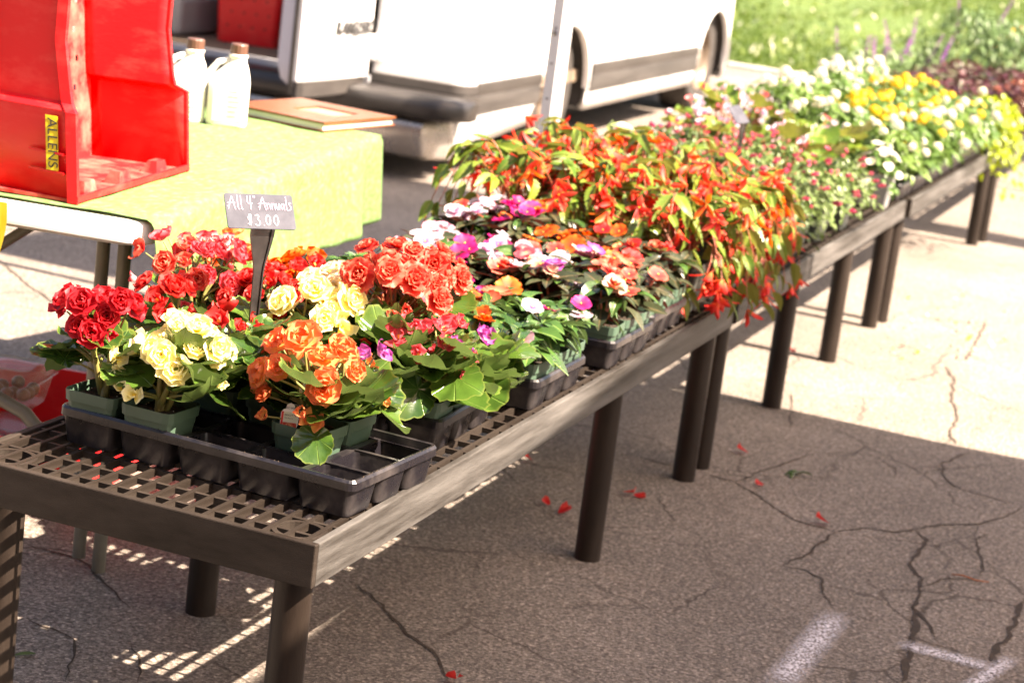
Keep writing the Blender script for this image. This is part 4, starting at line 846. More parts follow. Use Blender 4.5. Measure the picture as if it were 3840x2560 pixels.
def price_sign(base, top_z, label, yaw_n, back, wd, ht, written=True):
    t = thing('price_sign', label, 'sign', (0, 0, 0))
    wv = Vector((yaw_n[0], yaw_n[1], 0)); nv = Vector((wv.y, -wv.x, 0)); dn = (Vector((0,0,-1))*math.cos(back) + nv*math.sin(back)); up = -dn; nf = wv.cross(up).normalized()
    bx, by, bz = base; pc = Vector((bx, by, top_z))                       # bottom-centre of the card
    M4 = Matrix((wv, up, nf)).transposed().to_4x4(); M4.translation = pc + up*ht/2
    card = put('board', None, t); card.matrix_basis = M4; card.empty_display_size = 0.01
    mb = MB(); mb.prism(rrect(-wd/2, -ht/2, wd/2, ht/2, 0.004, 3), lambda a, b, d: (a, b, d), -0.0013, 0.0013); mb.build('panel', M_CHALK, card)
    if written:
        handwrite(card, 'All 4"', -0.0575, 0.002, 0.0255, M_CHALKP, 0.0008, 1.0, 1.0); handwrite(card, 'Annuals', -0.003, 0.002, 0.0255, M_CHALKP, 0.0008, 1.0, 0.95)
        handwrite(card, '$3.00', -0.0275, -0.0265, 0.0205, M_CHALKW, 0.0008, 1.1, 1.05)
    mb = MB(); n2 = nv; L = top_z - bz
    prof = [(0.0, 0.021, 0.0), (0.012, 0.0205, 0), (0.035, 0.016, 0), (0.06, 0.0105, 0), (0.075, 0.009, 0), (L-0.02, 0.006, 0), (L, 0.002, 0)]
    rings = []
    for d, hw, _ in prof:
        c = pc + Vector((0, 0, -d)) + nv*0.002*(1 if d else 2)
        rings.append([c - wv*hw - nv*0.004, c - wv*hw + nv*0.001, c - wv*hw*0.75 + nv*0.001, c - wv*hw*0.7 - nv*0.002, c + wv*hw*0.7 - nv*0.002, c + wv*hw*0.75 + nv*0.001, c + wv*hw + nv*0.001, c + wv*hw - nv*0.004])
    mb.loft(rings); mb.build('stake', M_STAKE, t); return t
sb = gy(568, 880, 0.455); st_ = gy(587, 523, 0.455)
price_sign((sb.x, sb.y, BH+0.004), st_.z, 'small slate price card reading All 4 inch Annuals $3.00 on a black stake', (0.655, 0.755), math.radians(35), 0.121, 0.063)
s2 = gy(1697, 350, 3.3)
price_sign((s2.x, 3.3, BH+0.02), gy(1703, 283, 3.3).z, 'small blank-looking price card on a thin stake among the fuchsias', (0.12, 0.99), math.radians(40), 0.1, 0.06, False)
s3 = gy(2300, 150, 10.6)
price_sign((s3.x, 10.6, BH+0.02), gy(2312, 120, 10.6).z + 0.02, 'distant price card on a stake among the orange bedding plants', (0.3, 0.95), math.radians(40), 0.1, 0.06, False)
# ------------------------------------------------------------------ folding table, cloth and what stands on it
TZ = 0.742; TANG_ = math.radians(9.2)
M_TABLE = pm('white_table', (0.72, 0.7, 0.66), 0.5, (0.78, 0.76, 0.72), 12.0, 0.1, 200)
M_TLEG = pm('table_leg', (0.11, 0.1, 0.075), 0.38, (0.16, 0.15, 0.11), 9.0)
TO = Vector((-0.69, 0.64, 0))                    # near right corner of the table top
tb = thing('folding_table', 'white folding table with grey tube legs, partly under the lime cloth', 'table', (TO.x, TO.y, 0), TANG_)
TWd, TLn = 0.76, 1.55
mb = MB(); mb.loft([[(a, b, z) for a, b in rrect(-TWd+g, g, -g, TLn-g, 0.06, 6)] for g, z in ((0.012, TZ-0.052), (0.002, TZ-0.045), (0.0, TZ-0.012), (0.003, TZ-0.0065), (0.01, TZ-0.004))]); mb.build('top', M_TABLE, tb, angle=50)
def tleg(pts, r=0.0135, name='leg', mat=M_TLEG, parent=None): m_ = MB(); m_.tube(pts, r, 12); return m_.build(name, mat, parent or tb, angle=60)
for yy in (0.16, TLn-0.16):
    for xx in (-0.105, -TWd+0.105): tleg([(xx, yy, 0.0), (xx, yy, TZ-0.055)])
    tleg([(-0.105, yy+0.002, TZ-0.07), (-TWd+0.105, yy+0.002, TZ-0.07)], 0.011, 'cross_tube')
tleg([(-0.15, 0.165, 0.02), (-0.15, 0.165, TZ-0.06)], 0.013, 'inner_leg')
# curved stretcher and folding brace
tleg([(-0.105, 0.17, 0.13), (-0.2, 0.18, 0.2), (-0.3, 0.2, 0.28), (-0.42, 0.22, 0.315), (-0.56, 0.22, 0.3), (-TWd+0.105, 0.19, 0.13)], 0.014, 'curved_stretcher')
P0 = Vector((-0.30, 0.30, TZ-0.06)); P1 = Vector((-0.56, 0.24, 0.47))
tleg([P0, P1], 0.011, 'brace'); mb = MB(); mb.obox((P1+P0*0.25)/1.25, (P0-P1)*0.13, Vector((0.006,0,0.012)), Vector((0,0.006,0.0))); mb.build('brace_lock', M_TLEG, tb)
tleg([P1 + Vector((0.0, 0, 0.0)), P1 + Vector((0.05, 0, -0.08)), P1 + Vector((0.085, -0.01, -0.165))], 0.005, 'link_rod')
mb = MB(); mb.tube([P1 + Vector((0.022*math.cos(a), 0.004, 0.022*math.sin(a))) for a in [2*PI*k/16 for k in range(17)]], 0.003, 6); mb.build('lock_ring', M_TLEG, tb, smooth=True)
# cloth
def clothmat():
    mt, n, l, b = nodes('lime_cloth'); b.inputs['Roughness'].default_value = 0.85
    tc = n.new('ShaderNodeTexCoord'); mp = n.new('ShaderNodeMapping'); mp.inputs['Scale'].default_value = (1.0, 0.45, 1.0); mp.inputs['Rotation'].default_value = (0, 0, 0.6); l.new(tc.outputs['Object'], mp.inputs[0])
    vo = n.new('ShaderNodeTexNoise'); vo.inputs['Scale'].default_value = 85; vo.inputs['Detail'].default_value = 3; l.new(mp.outputs[0], vo.inputs[0])
    r = ramp(n, [(0.36, (0.095, 0.19, 0.045)), (0.56, (0.122, 0.215, 0.07)), (0.74, (0.18, 0.26, 0.125))]); l.new(vo.outputs[0], r.inputs[0]); l.new(r.outputs[0], b.inputs['Base Color'])
    thin(mt, n, l, b, r.outputs[0], 0.12); return mt
M_CLOTH = clothmat()
mb = MB()
def cloth_fn(u, v):
    # u runs along the table, v from the far (left) overhang over the top to the right overhang
    s = (v+1)/2; y = 0.015 + u*(TLn+0.0-0.015+0.012)
    tot = TWd + 0.42; d = s*tot - 0.21                                  # distance measured from the left edge of the top
    wob = 0.007*math.sin(u*17+1) + 0.006*math.sin(u*31+0.7) + 0.004*math.sin(u*53); rr = 0.022; k = d - (TWd - rr)
    if d < 0: x, z = -TWd - 0.006 - wob*(-d/0.2), TZ + d
    elif k > 0:
        a = min(PI/2, k/(rr*1.1)); x, z = 0.006 - rr + rr*math.sin(a), TZ - rr + rr*math.cos(a); h_ = max(0, k - rr*1.1*PI/2)
        q = h_/0.2; z -= h_*(1 + 0.05*math.sin(u*9)); x += 0.018*q + 1.6*wob*q; y += 0.02*q*math.sin(u*7)
    else: x, z = -TWd + d, TZ + 0.0008*math.sin(u*31+d*22) + 0.0007*math.sin(u*67-d*35)
    return (x, y, z + 0.0014)
mb.grid(cloth_fn, 90, 110)
# overhang at the far end
mb.grid(lambda u, v: ((v-1)/2*TWd*0.985-0.004, TLn + 0.028 + 0.01*math.sin(v*9)*u, TZ + 0.0005 - u*0.21 - 0.002*(1-u)), 12, 40)
cl = mb.build('tablecloth', M_CLOTH, None, smooth=True, loc=(TO.x, TO.y, 0), rz=TANG_)
sd = cl.modifiers.new('thickness', 'SOLIDIFY'); sd.thickness = 0.0012; sd.offset = 1
tag(cl, 'lime green patterned cloth hanging over the side of the folding table', 'tablecloth')
CT = TZ + 0.0042

# red tote standing on its end
M_RED = pm('red_plastic', (0.68, 0.012, 0.016), 0.34, (0.76, 0.07, 0.06), 9.0, 0.15, 70, spec=0.35, stretch=(1, 1, 2.5), lo=0.5, hi=0.85)
M_REDI = pm('worn_red_plastic', (0.5, 0.014, 0.016), 0.45, (0.66, 0.16, 0.12), 16.0, 0.2, 90, lo=0.42, hi=0.75)
def tote():
    wv = Vector((-0.137, 0.9906, 0)); rz = math.atan2(wv.y, wv.x)
    t = thing('red_tote', 'large red plastic tote standing on its end with a yellow name sticker', 'crate', (-0.852, 0.655, CT), rz)
    # local: x along the opening width, y = into the tote (away from the opening), z up
    Wt, D, Ht, th = 0.525, 0.2, 0.62, 0.004
    # side walls with a stepped middle section
    lev = [(0.0, 0.0, 0.0), (0.165, 0.0, 0.0), (0.178, 0.022, 0.018), (0.20, 0.024, 0.022), (0.29, 0.024, 0.030), (0.38, 0.024, 0.020), (0.405, 0.022, 0.018), (0.42, 0.0, 0.0), (Ht, 0.0, 0.0)]
    for sgn, nm in ((1, 'side_wall'), (-1, 'side_wall')):
        mb = MB(); nd = 8; vs = []
        for z, ins, rec in lev:
            for j in range(nd+1):
                q = j/nd; y = rec + (D-rec)*q; x = ins + 0.05*(q) * 0.55
                vs.append((x if sgn > 0 else Wt-x, y, z))
        k = nd+1
        fs = [(i*k+j, i*k+j+1, (i+1)*k+j+1, (i+1)*k+j) for i in range(len(lev)-1) for j in range(nd)]
        mb.add(vs, fs); o = mb.build(nm, M_RED, t, angle=28); s_ = o.modifiers.new('thickness', 'SOLIDIFY'); s_.thickness = th; s_.offset = 0
        # rim flange following the step
        mb = MB(); fl = []
        for z, ins, rec in lev: fl.append((ins if sgn > 0 else Wt-ins, rec, z))
        rings = []
        for (x, y, z) in fl:
            s2 = -1 if sgn > 0 else 1
            rings.append([(x+0.003*-s2, y-0.004, z), (x+s2*0.008, y-0.004, z), (x+s2*0.008, y+0.016, z), (x+s2*0.005, y+0.016, z), (x+s2*0.005, y, z), (x+0.003*-s2, y, z)])
        mb.loft(rings); mb.build('rim', M_RED, t)
        for z in (0.05, 0.085, 0.5, 0.535):                                # moulded ribs
            mb = MB(); s2 = -1 if sgn > 0 else 1; x0 = 0.001 if sgn > 0 else Wt-0.001
            mb.add([(x0, 0.022, z), (x0+s2*0.010, 0.022, z), (x0+0.008*sgn, 0.10, z), (x0, 0.022, z+0.004), (x0+s2*0.010, 0.022, z+0.004), (x0+0.008*sgn, 0.10, z+0.004)], [(0,1,2),(3,5,4),(0,3,4,1),(1,4,5,2),(2,5,3,0)]); mb.build('rib', M_RED, t)
    # end walls (the lower one is what the tote stands on)
    for z, nm in ((0.003, 'end_wall'), (Ht-0.003, 'end_wall')):
        mb = MB(); mb.box((0.0, 0.0, z-0.003), (Wt, D, z+0.003)); mb.build(nm, M_REDI, t)
        mb = MB(); a = -1 if z < 0.3 else 1; mb.loft([[(x, -0.005, z), (x, -0.005, z+0.011), (x, 0.001, z+0.011), (x, 0.001, z)] for x in (-0.007, Wt+0.007)]); mb.build('rim', M_RED, t)
    for x in (0.06, 0.22, 0.40):                                            # lugs
        mb = MB(); mb.loft([[(x, 0.014, 0.005), (x+0.06, 0.014, 0.005), (x+0.06, 0.05, 0.005), (x, 0.05, 0.005)], [(x+0.008, 0.016, 0.03), (x+0.05, 0.016, 0.03), (x+0.05, 0.035, 0.03), (x+0.008, 0.035, 0.03)]]); mb.build('lug', M_REDI, t)
    # base panel with drain holes
    mb = MB(); nx, nz = 40, 52; x0, x1 = 0.028, Wt-0.028
    holes = set()
    for rz_ in (4, 8, 12, 17, 22, 27, 31, 34, 37, 40, 43, 46, 49):
        for k in range(3 + rz_ % 2, nx-3, 3):
            if (k*7 + rz_*3) % 6: holes.add((k, rz_))
    for i in range(nx):
        for j in range(nz):
            if (i, j) in holes: continue
            xa, xb = x0+(x1-x0)*i/nx, x0+(x1-x0)*(i+1)/nx; za, zb = 0.006+(Ht-0.012)*j/nz, 0.006+(Ht-0.012)*(j+1)/nz
            mb.add([(xa, D, za), (xb, D, za), (xb, D, zb), (xa, D, zb)], [(0,1,2,3)])
    mb.build('base_panel', M_REDI, t)
    # sticker
    mb = MB(); mb.box((-0.0042, 0.034, 0.055), (-0.0034, 0.058, 0.155)); mb.build('sticker', pm('sticker_yellow', (0.62, 0.5, 0.02), 0.5), t)
    me = text('ALLENS', 0.027, M_INK, t, (-0.0047, 0.0455, 0.105), (0, 0, 0)); me.rotation_euler = Matrix(((0,0,-1),(0,1,0),(-1,0,0))).transposed().to_euler()
    Mx = Matrix(((0,0,-1),(0,-1,0),(-1,0,0)))   # text x -> down, text y -> toward the opening's back
    me.matrix_basis = Matrix.Translation((-0.0047, 0.0455, 0.105)) @ Mx.to_4x4()
    for o in t.children:                                                    # the end wall is tapered, so the tote leans back
        o.data.transform(o.matrix_basis); o.matrix_basis = Matrix()
        for v_ in o.data.vertices: v_.co.y += 0.1*v_.co.z
        o.data.update()
    return t
tote()

# jugs
M_JUG = pm('white_jug', (0.72, 0.7, 0.62), 0.4, (0.76, 0.74, 0.68), 10.0); M_CAP = pm('brown_cap', (0.1, 0.045, 0.03), 0.45); M_JLAB = pm('jug_label', (0.66, 0.66, 0.48), 0.6, (0.5, 0.53, 0.3), 30.0); M_JPRINT = pm('jug_print', (0.16, 0.13, 0.1), 0.6)
def jug(x, y, rz, label, sc=1.0):
    t = thing('syrup_jug', label, 'jug', (x, y, CT), rz, None); t.scale = (sc, sc, sc)
    def ring(w, d, z, r, cx=0.0): return [(a+cx, b, z) for a, b in rrect(-w/2, -d/2, w/2, d/2, r, 4)]
    mb = MB(); mb.loft([ring(0.094, 0.07, 0, 0.02), ring(0.1, 0.076, 0.006, 0.022), ring(0.1, 0.076, 0.105, 0.022), ring(0.09, 0.068, 0.118, 0.022, 0.003), ring(0.062, 0.054, 0.14, 0.02, 0.012), ring(0.042, 0.042, 0.156, 0.02, 0.016), ring(0.04, 0.04, 0.166, 0.0198, 0.016)])
    mb.build('body', M_JUG, t, angle=50)
    mb = MB(); mb.loft([ring(r_*2, r_*2, z, r_*0.98, 0.016) for r_, z in ((0.02, 0.164), (0.0235, 0.168), (0.0235, 0.172), (0.0185, 0.175))]); mb.build('neck_ring', M_JUG, t, angle=50)
    mb = MB(); n = 32; mb.loft([[(0.016 + r_*(1+0.03*(k%2))*math.cos(2*PI*k/n), r_*(1+0.03*(k%2))*math.sin(2*PI*k/n), z) for k in range(n)] for r_, z in ((0.0205, 0.1745), (0.021, 0.196), (0.0195, 0.199))]); mb.build('cap', M_CAP, t)
    mb = MB(); mb.tube([(-0.004, 0, 0.160), (-0.03, 0, 0.15), (-0.047, 0, 0.128), (-0.048, 0, 0.108)], 0.008, 8); mb.build('handle', M_JUG, t, smooth=True)
    mb = MB(); mb.box((-0.036, -0.0388, 0.012), (0.036, -0.0382, 0.1)); mb.build('label_sheet', M_JLAB, t)
    for k in range(6):
        mb = MB(); mb.box((0.0, -0.0393, 0.024+k*0.012), (R(0.018, 0.03), -0.039, 0.026+k*0.012)); mb.build('print_line', M_JPRINT, t)
    mb = MB(); mb.box((-0.0508, -0.02, 0.03), (-0.0502, 0.016, 0.09)); mb.build('side_print', M_JPRINT, t)
    return t
jug(-1.222, 1.879, math.radians(28), 'white syrup jug with a brown cap, next to the orange book')
jug(-1.317, 1.834, math.radians(40), 'white syrup jug with a brown cap, between the red tote and the other jug')
mb = MB(); mb.loft([[(0.03*r_*math.cos(2*PI*k/20), 0.03*r_*math.sin(2*PI*k/20), z) for k in range(20)] for r_, z in ((0.95,0),(1,0.004),(1,0.1),(0.6,0.125),(0.6,0.13))]); jb = thing('honey_jar', 'pale jar with an amber label almost hidden behind the red tote', 'jar', (-1.36, 1.76, CT)); mb.build('body', M_JUG, jb, angle=40)
mb = MB(); mb.loft([[(0.0304*math.cos(a), 0.0304*math.sin(a), z) for a in [2*PI*k/20 for k in range(20)]] for z in (0.03, 0.09)], 0, (False, False)); mb.build('label_band', pm('amber_label', (0.6, 0.35, 0.1), 0.5, (0.7, 0.6, 0.4), 40.0), jb)
mb = MB(); mb.loft([[(0.021*math.cos(a), 0.021*math.sin(a), z) for a in [2*PI*k/20 for k in range(20)]] for z in (0.1305, 0.148)]); mb.build('lid', M_JUG, jb)

# orange book with a cut-out window
M_BOOK = pm('orange_cover', (0.15, 0.04, 0.01), 0.3, (0.19, 0.058, 0.016), 5.0, 0.15, 150); M_PAGE = pm('pages', (0.5, 0.5, 0.42), 0.8, (0.62, 0.6, 0.52), 1.0, 0.3, 10, stretch=(1, 1, 250)); M_WIN = pm('window_card', (0.26, 0.19, 0.13), 0.5)
ax = math.atan2(0.303, 0.042) - PI/2
bk = thing('orange_album', 'thick orange album with a recessed window in its cover, at the table corner', 'book', (-1.03, 2.032, CT), ax)
bwx, bly = 0.30, 0.335
mb = MB(); mb.box((-bwx, 0, 0), (0, bly, 0.004)); bevel(mb.build('back_cover', M_BOOK, bk), 0.0015)
mb = MB(); mb.box((-bwx+0.012, 0.006, 0.0041), (-0.007, bly-0.006, 0.0195)); mb.build('page_block', M_PAGE, bk)
mb = MB(); z0, z1 = 0.0197, 0.0247; wx0, wx1, wy0, wy1 = -0.19, -0.06, 0.13, 0.25
o_ = [(-bwx,0),(0,0),(0,bly),(-bwx,bly)]; i_ = [(wx0,wy0),(wx1,wy0),(wx1,wy1),(wx0,wy1)]
vs = [(a,b,z) for z in (z0,z1) for a,b in o_+i_]
mb.add(vs, [(8,9,13,12),(9,10,14,13),(10,11,15,14),(11,8,12,15),(0,4,5,1),(1,5,6,2),(2,6,7,3),(3,7,4,0),(0,1,9,8),(1,2,10,9),(2,3,11,10),(3,0,8,11),(4,12,13,5),(5,13,14,6),(6,14,15,7),(7,15,12,4)]); mb.build('front_cover', M_BOOK, bk)
mb = MB(); mb.box((wx0+0.001, wy0+0.001, 0.0196), (wx1-0.001, wy1-0.001, 0.0206)); mb.build('window_insert', M_WIN, bk)
mb = MB(); mb.box((-bwx-0.004, 0, 0.0), (-bwx-0.0002, bly, 0.0247)); mb.build('spine', M_BOOK, bk)

# yellow bag at the table edge
M_YBAG = pm('yellow_bag', (0.66, 0.5, 0.03), 0.55, (0.72, 0.58, 0.06), 8.0)
yb = gp(-4, 500, TZ); mb = MB()
mb.grid(lambda u, v: (-0.075 + v*0.075 + 0.004*math.sin(u*9), 0.02+0.012*math.sin(u*5+v*2), -u*0.24), 14, 8); mb.grid(lambda u, v: (-0.075 + v*0.075 + 0.004*math.sin(u*9), 0.045+0.012*math.sin(u*4+v*2), -u*0.24), 14, 8)
yo = thing('yellow_bag', 'yellow bag hanging from the near edge of the folding table', 'bag', (gy(-14, 560, 0.5).x, 0.49, TZ+0.005), TANG_); mb.build('panel', M_YBAG, yo, smooth=True)
mb = MB(); mb.tube([(-0.12, 0.03, -0.002), (-0.12, 0.06, 0.006), (-0.12, 0.1, 0.004)], 0.004, 6); mb.tube([(-0.04, 0.03, -0.002), (-0.04, 0.06, 0.006), (-0.04, 0.1, 0.004)], 0.004, 6); mb.build('strap', M_YBAG, yo, smooth=True)

# red crate with clear clamshells under the table
def crate(name, label, loc, rz, wx, wy, h, group=None, holes=True):
    t = thing(name, label, 'crate', loc, rz, group)
    b = 0.9
    mb = MB(); o_ = lambda s, z, g=0: [(a, c, z) for a, c in rrect(-wx/2*s-g, -wy/2*s-g, wx/2*s+g, wy/2*s+g, 0.03, 4)]
    mb.loft([o_(b, 0), o_(1, h-0.03), o_(1, h-0.028, 0.012), o_(1, h, 0.012), o_(1, h, 0.0), o_(b, 0.01, -0.006)], 0, (True, True)); mb.build('shell', M_RED, t, angle=40)
    if holes:
        Mh = M_HOLE
        for k in range(4):
            for j in range(3):
                for fx, fy, nx, ny in ((0, -1, 1, 0), (1, 0, 0, 1)):
                    zz = h*(0.25 + 0.2*j); s = b + (1-b)*zz/h; off = (k-1.5)*0.16 + (0.04 if j % 2 else 0)
                    x = fx*(wx/2*s+0.0008) + nx*off*wx*1.2; y = fy*(wy/2*s+0.0008) + ny*off*wy*1.2
                    m_ = MB(); m_.tube([(x-fx*0.004, y-fy*0.004, zz), (x+fx*0.0006, y+fy*0.0006, zz)], 0.006, 8); m_.build('vent_hole', Mh, t)
    return t
M_HOLE = pm('vent_dark', (0.05, 0.002, 0.002), 0.8)
crate('red_crate', 'shallow red crate of clear fruit boxes on the ground under the folding table', (-1.27, 1.2, 0), math.radians(9), 0.42, 0.56, 0.17, None, False)
def plastic():
    mt, n, l, b = nodes('clear_plastic'); b.inputs['Base Color'].default_value = (0.5, 0.5, 0.45, 1); b.inputs['Roughness'].default_value = 0.1; b.inputs['Alpha'].default_value = 0.22; b.inputs['IOR'].default_value = 1.5
    return mt
M_CLEAR = plastic(); M_FRUIT = pm('dark_fruit', (0.16, 0.03, 0.012), 0.35, (0.2, 0.1, 0.04), 20.0)
FR = bpy.data.meshes.new('fruit'); mbf = MB(); mbf.loft([[(0.016*math.sin(p)*math.cos(a), 0.016*math.sin(p)*math.sin(a), 0.015*math.cos(p)) for a in [2*PI*j/10 for j in range(10)]] for p in (3.0, 2.4, 1.8, 1.2, 0.6, 0.1)]); FR = mbf.mesh('fruit', M_FRUIT, True)
for i, (dx, dy, z, rz, where) in enumerate(((-0.07, -0.15, 0.10, 0.1, 'nearest the bench leg'), (-0.07, 0.02, 0.10, -0.1, 'in the middle of the crate'), (0.09, -0.08, 0.10, 0.05, 'beside the crate wall'), (-0.02, -0.08, 0.182, 0.25, 'stacked on top of the others'), (0.06, 0.12, 0.10, 0.1, 'at the back of the crate'))):
    t = thing('clamshell_box', f'clear plastic fruit box in the red crate, {where}', 'box', (-1.27+dx, 1.2+dy, z if z > 0.15 else 0.012+0.0), rz, None)
    z_off = 0.0
    base = [(a, b, 0.0) for a, b in rrect(-0.075, -0.06, 0.075, 0.06, 0.018, 4)]; mid_ = [(a, b, 0.06) for a, b in rrect(-0.088, -0.072, 0.088, 0.072, 0.02, 4)]; flg = [(a, b, 0.062) for a, b in rrect(-0.096, -0.08, 0.096, 0.08, 0.02, 4)]
    top = [(a, b, 0.085) for a, b in rrect(-0.078, -0.062, 0.078, 0.062, 0.02, 4)]
    mb = MB(); mb.loft([base, mid_, flg], 0, (True, False)); bo = mb.build('base', M_CLEAR, t, angle=40)
    mb = MB(); fl2 = [(a, b, 0.064) for a, b, c in flg]; top2 = [(a*0.86, b*0.84, 0.088) for a, b, c in top]; mb.loft([fl2, [(a, b, 0.066) for a, b, c in mid_], top, top2, [(a*0.8, b*0.8, 0.083) for a, b, c in top]], 0, (False, True)); mb.build('lid', M_CLEAR, t, angle=40)
    for k in range(12): put('fruit', FR, t, (-0.055+(k%4)*0.036+R(-0.004,0.004), -0.036+(k//4)*0.036+R(-0.004,0.004), 0.018+R(0,0.016)))
    if t.location.z < 0.05: t.location.z = 0.013

# ------------------------------------------------------------------ canopy pole and the market canopy whose shade falls across the tarmac
M_ALU = pm('galvanised', (0.5, 0.51, 0.54), 0.38, (0.58, 0.59, 0.62), 12.0, 0.05, 90, metal=0.35); M_BOLT = pm('bolt', (0.3, 0.3, 0.3), 0.3, metal=0.9)
pp = gy(1262, 270, 2.9); pole = thing('canopy_pole', 'tall slotted metal angle pole standing behind the bench in front of the van', 'pole', (pp.x, 2.9, 0), math.radians(60))
mb = MB(); wv_ = 0.042
mb.loft([[(0, 0, z), (wv_, 0, z), (wv_, 0.003, z), (0.003, 0.003, z), (0.003, wv_, z), (0, wv_, z)] for z in (0.006, 2.35)]); po = mb.build('angle_post', M_ALU, pole)
mb = MB(); mb.box((-0.05, -0.05, 0), (0.08, 0.08, 0.006)); mb.build('foot_plate', M_ALU, pole)
mb = MB(); mb.tube([(0.018, 0.0012, 0), (0.018, -0.0012, 0)], 0.0036, 10); hm = mb.mesh('bolt_hole', M_HOLE, False)
mb = MB(); mb.tube([(0.0, 0.021, 0), (-0.0012, 0.021, 0)], 0.004, 10); hm2 = mb.mesh('bolt_hole', pm('hole_grey', (0.12, 0.12, 0.13), 0.6), False)
for k in range(22):
    put('bolt_hole', hm2, pole, (0, 0, 0.12+k*0.1))
mb = MB(); mb.tube([(-0.001, 0.025, 0), (-0.006, 0.025, 0)], 0.008, 6); put('bolt', mb.mesh('bolt', M_BOLT, False), pole, (0, 0, 1.005))

def canvas():
    mt, n, l, b = nodes('canopy_fabric'); b.inputs['Base Color'].default_value = (0.6, 0.56, 0.5, 1); b.inputs['Roughness'].default_value = 0.8
    rg = n.new('ShaderNodeRGB'); rg.outputs[0].default_value = (0.62, 0.47, 0.34, 1); thin(mt, n, l, b, rg.outputs[0], 0.62); return mt
ca = Vector((1.49, 3.115, 0)); c1 = Vector((0.998, 0.065, 0)); c2 = Vector((0.065, -0.998, 0)); M_TRIMD = pm('dark_metal', (0.05, 0.05, 0.05), 0.5); M_CANV = canvas()
CS = 3.0; CZ = 2.3
for ci, clab in enumerate(('pop-up market canopy on four legs beside the first bench', 'unseen market canopy added next to the first one to darken the bench front')):  # second one added unseen, keeps sky and bounce light off the bench front
  cn = thing('market_canopy', clab, 'canopy', (0, 0, 0)); ca = ca if ci == 0 else ca + c2*(CS+0.02)
  cor = [ca, ca+c1*CS, ca+c1*CS+c2*CS, ca+c2*CS]; ctr = ca + c1*CS/2 + c2*CS/2
  mb = MB(); mb.add([Vector((p.x, p.y, CZ)) for p in cor] + [Vector((ctr.x, ctr.y, CZ+0.75))], [(0,1,4),(1,2,4),(2,3,4),(3,0,4)]); mb.build('roof', M_CANV, cn)
  for a, b in zip(cor, cor[1:]+cor[:1]):
      mb = MB(); mb.add([Vector((a.x,a.y,CZ)), Vector((b.x,b.y,CZ)), Vector((b.x,b.y,CZ+0.02)), Vector((a.x,a.y,CZ+0.02))], [(0,1,2,3)]); mb.build('valance', M_CANV, cn)
  for p in cor:
      q = p.lerp(ctr, 0.03); mb = MB(); mb.box((q.x-0.016, q.y-0.016, 0), (q.x+0.016, q.y+0.016, CZ)); mb.build('leg', M_ALU, cn)


# unseen parasol and post added to shade behind the table and across the tarmac
ps = thing('added_parasol', 'unseen cantilever parasol added to shade the ground behind the table', 'parasol', (1.78, 3.16, 0))
mb = MB(); mb.tube([(0, 0, 0.05), (0, 0, 3.5)], 0.032, 12); mb.build('mast', M_ALU, ps, smooth=True)
mb = MB(); mb.box((-0.35, -0.3, 0), (0.45, 0.5, 0.06)); mb.build('base', M_TRIMD, ps)
mb = MB(); mb.tube([(0, 0, 3.45), (-0.7, 0.8, 3.75), (-1.075, 1.3, 3.66)], 0.026, 10); mb.build('arm', M_ALU, ps, smooth=True)
px0, px1, py0, py1 = -1.73, -0.42, -0.15, 2.75; pc_ = ((px0+px1)/2, (py0+py1)/2, 3.62)
mb = MB(); mb.add([(px0, py0, 3.3), (px1, py0, 3.3), (px1, py1, 3.3), (px0, py1, 3.3), pc_], [(0,1,4),(1,2,4),(2,3,4),(3,0,4)]); mb.build('shade', M_CANV, ps)
for q in ((px0, py0), (px1, py0), (px1, py1), (px0, py1)): mb = MB(); mb.tube([(pc_[0], pc_[1], 3.6), (q[0], q[1], 3.28)], 0.009, 6); mb.build('rib', M_ALU, ps)
up = thing('added_post', 'unseen round post added to cast the shadow band across the tarmac', 'post', (3.2, 7.33, 0)); mb = MB(); mb.tube([(0, 0, 0), (0, 0, 4.4)], [0.18, 0.165], 16); mb.build('shaft', pm('post_wood', (0.16, 0.11, 0.07), 0.85, (0.24, 0.18, 0.12), 9.0, 0.4, 60, stretch=(1, 1, 0.15)), up, smooth=True)
mb = MB(); mb.tube([(0, 0, 4.4), (0, 0, 4.45)], [0.175, 0.05], 16); mb.build('cap', M_ALU, up)

# ------------------------------------------------------------------ white van
M_VAN = pm('van_white', (0.72, 0.72, 0.72), 0.25, (0.76, 0.76, 0.76), 3.0, spec=0.6); M_TRIM = pm('van_trim', (0.026, 0.022, 0.02), 0.55, (0.05, 0.044, 0.04), 5.0, 0.15, 120, stretch=(1, 0.3, 3)); M_RUB = pm('black_rubber', (0.014, 0.0125, 0.012), 0.36, (0.028, 0.025, 0.024), 8.0)
M_TYRE = pm('tyre', (0.024, 0.02, 0.017), 0.85, (0.042, 0.036, 0.032), 20.0, 0.4, 120); M_RIMM = pm('wheel_rim', (0.2, 0.16, 0.12), 0.5, (0.14, 0.1, 0.075), 16.0, metal=0.5); M_CHROME = pm('dirty_chrome', (0.46, 0.44, 0.42), 0.25, (0.36, 0.33, 0.3), 7.0, metal=0.75); M_DARK = pm('wheel_well', (0.02, 0.017, 0.015), 0.9, (0.05, 0.043, 0.037), 12.0)
M_VINT = pm('van_inner', (0.3, 0.29, 0.29), 0.6, (0.34, 0.33, 0.33), 4.0); M_VFLOOR = pm('van_floor', (0.13, 0.09, 0.06), 0.8, (0.22, 0.16, 0.11), 6.0, 0.3, 60); M_GLASS = pm('van_glass', (0.02, 0.025, 0.03), 0.05); M_DOORIN = pm('door_inner', (0.42, 0.43, 0.5), 0.45)
VA = thing('white_van', 'white panel van with its right rear door open and grey side mouldings', 'van', (-2.265, 6.07, 0), math.radians(1.8))
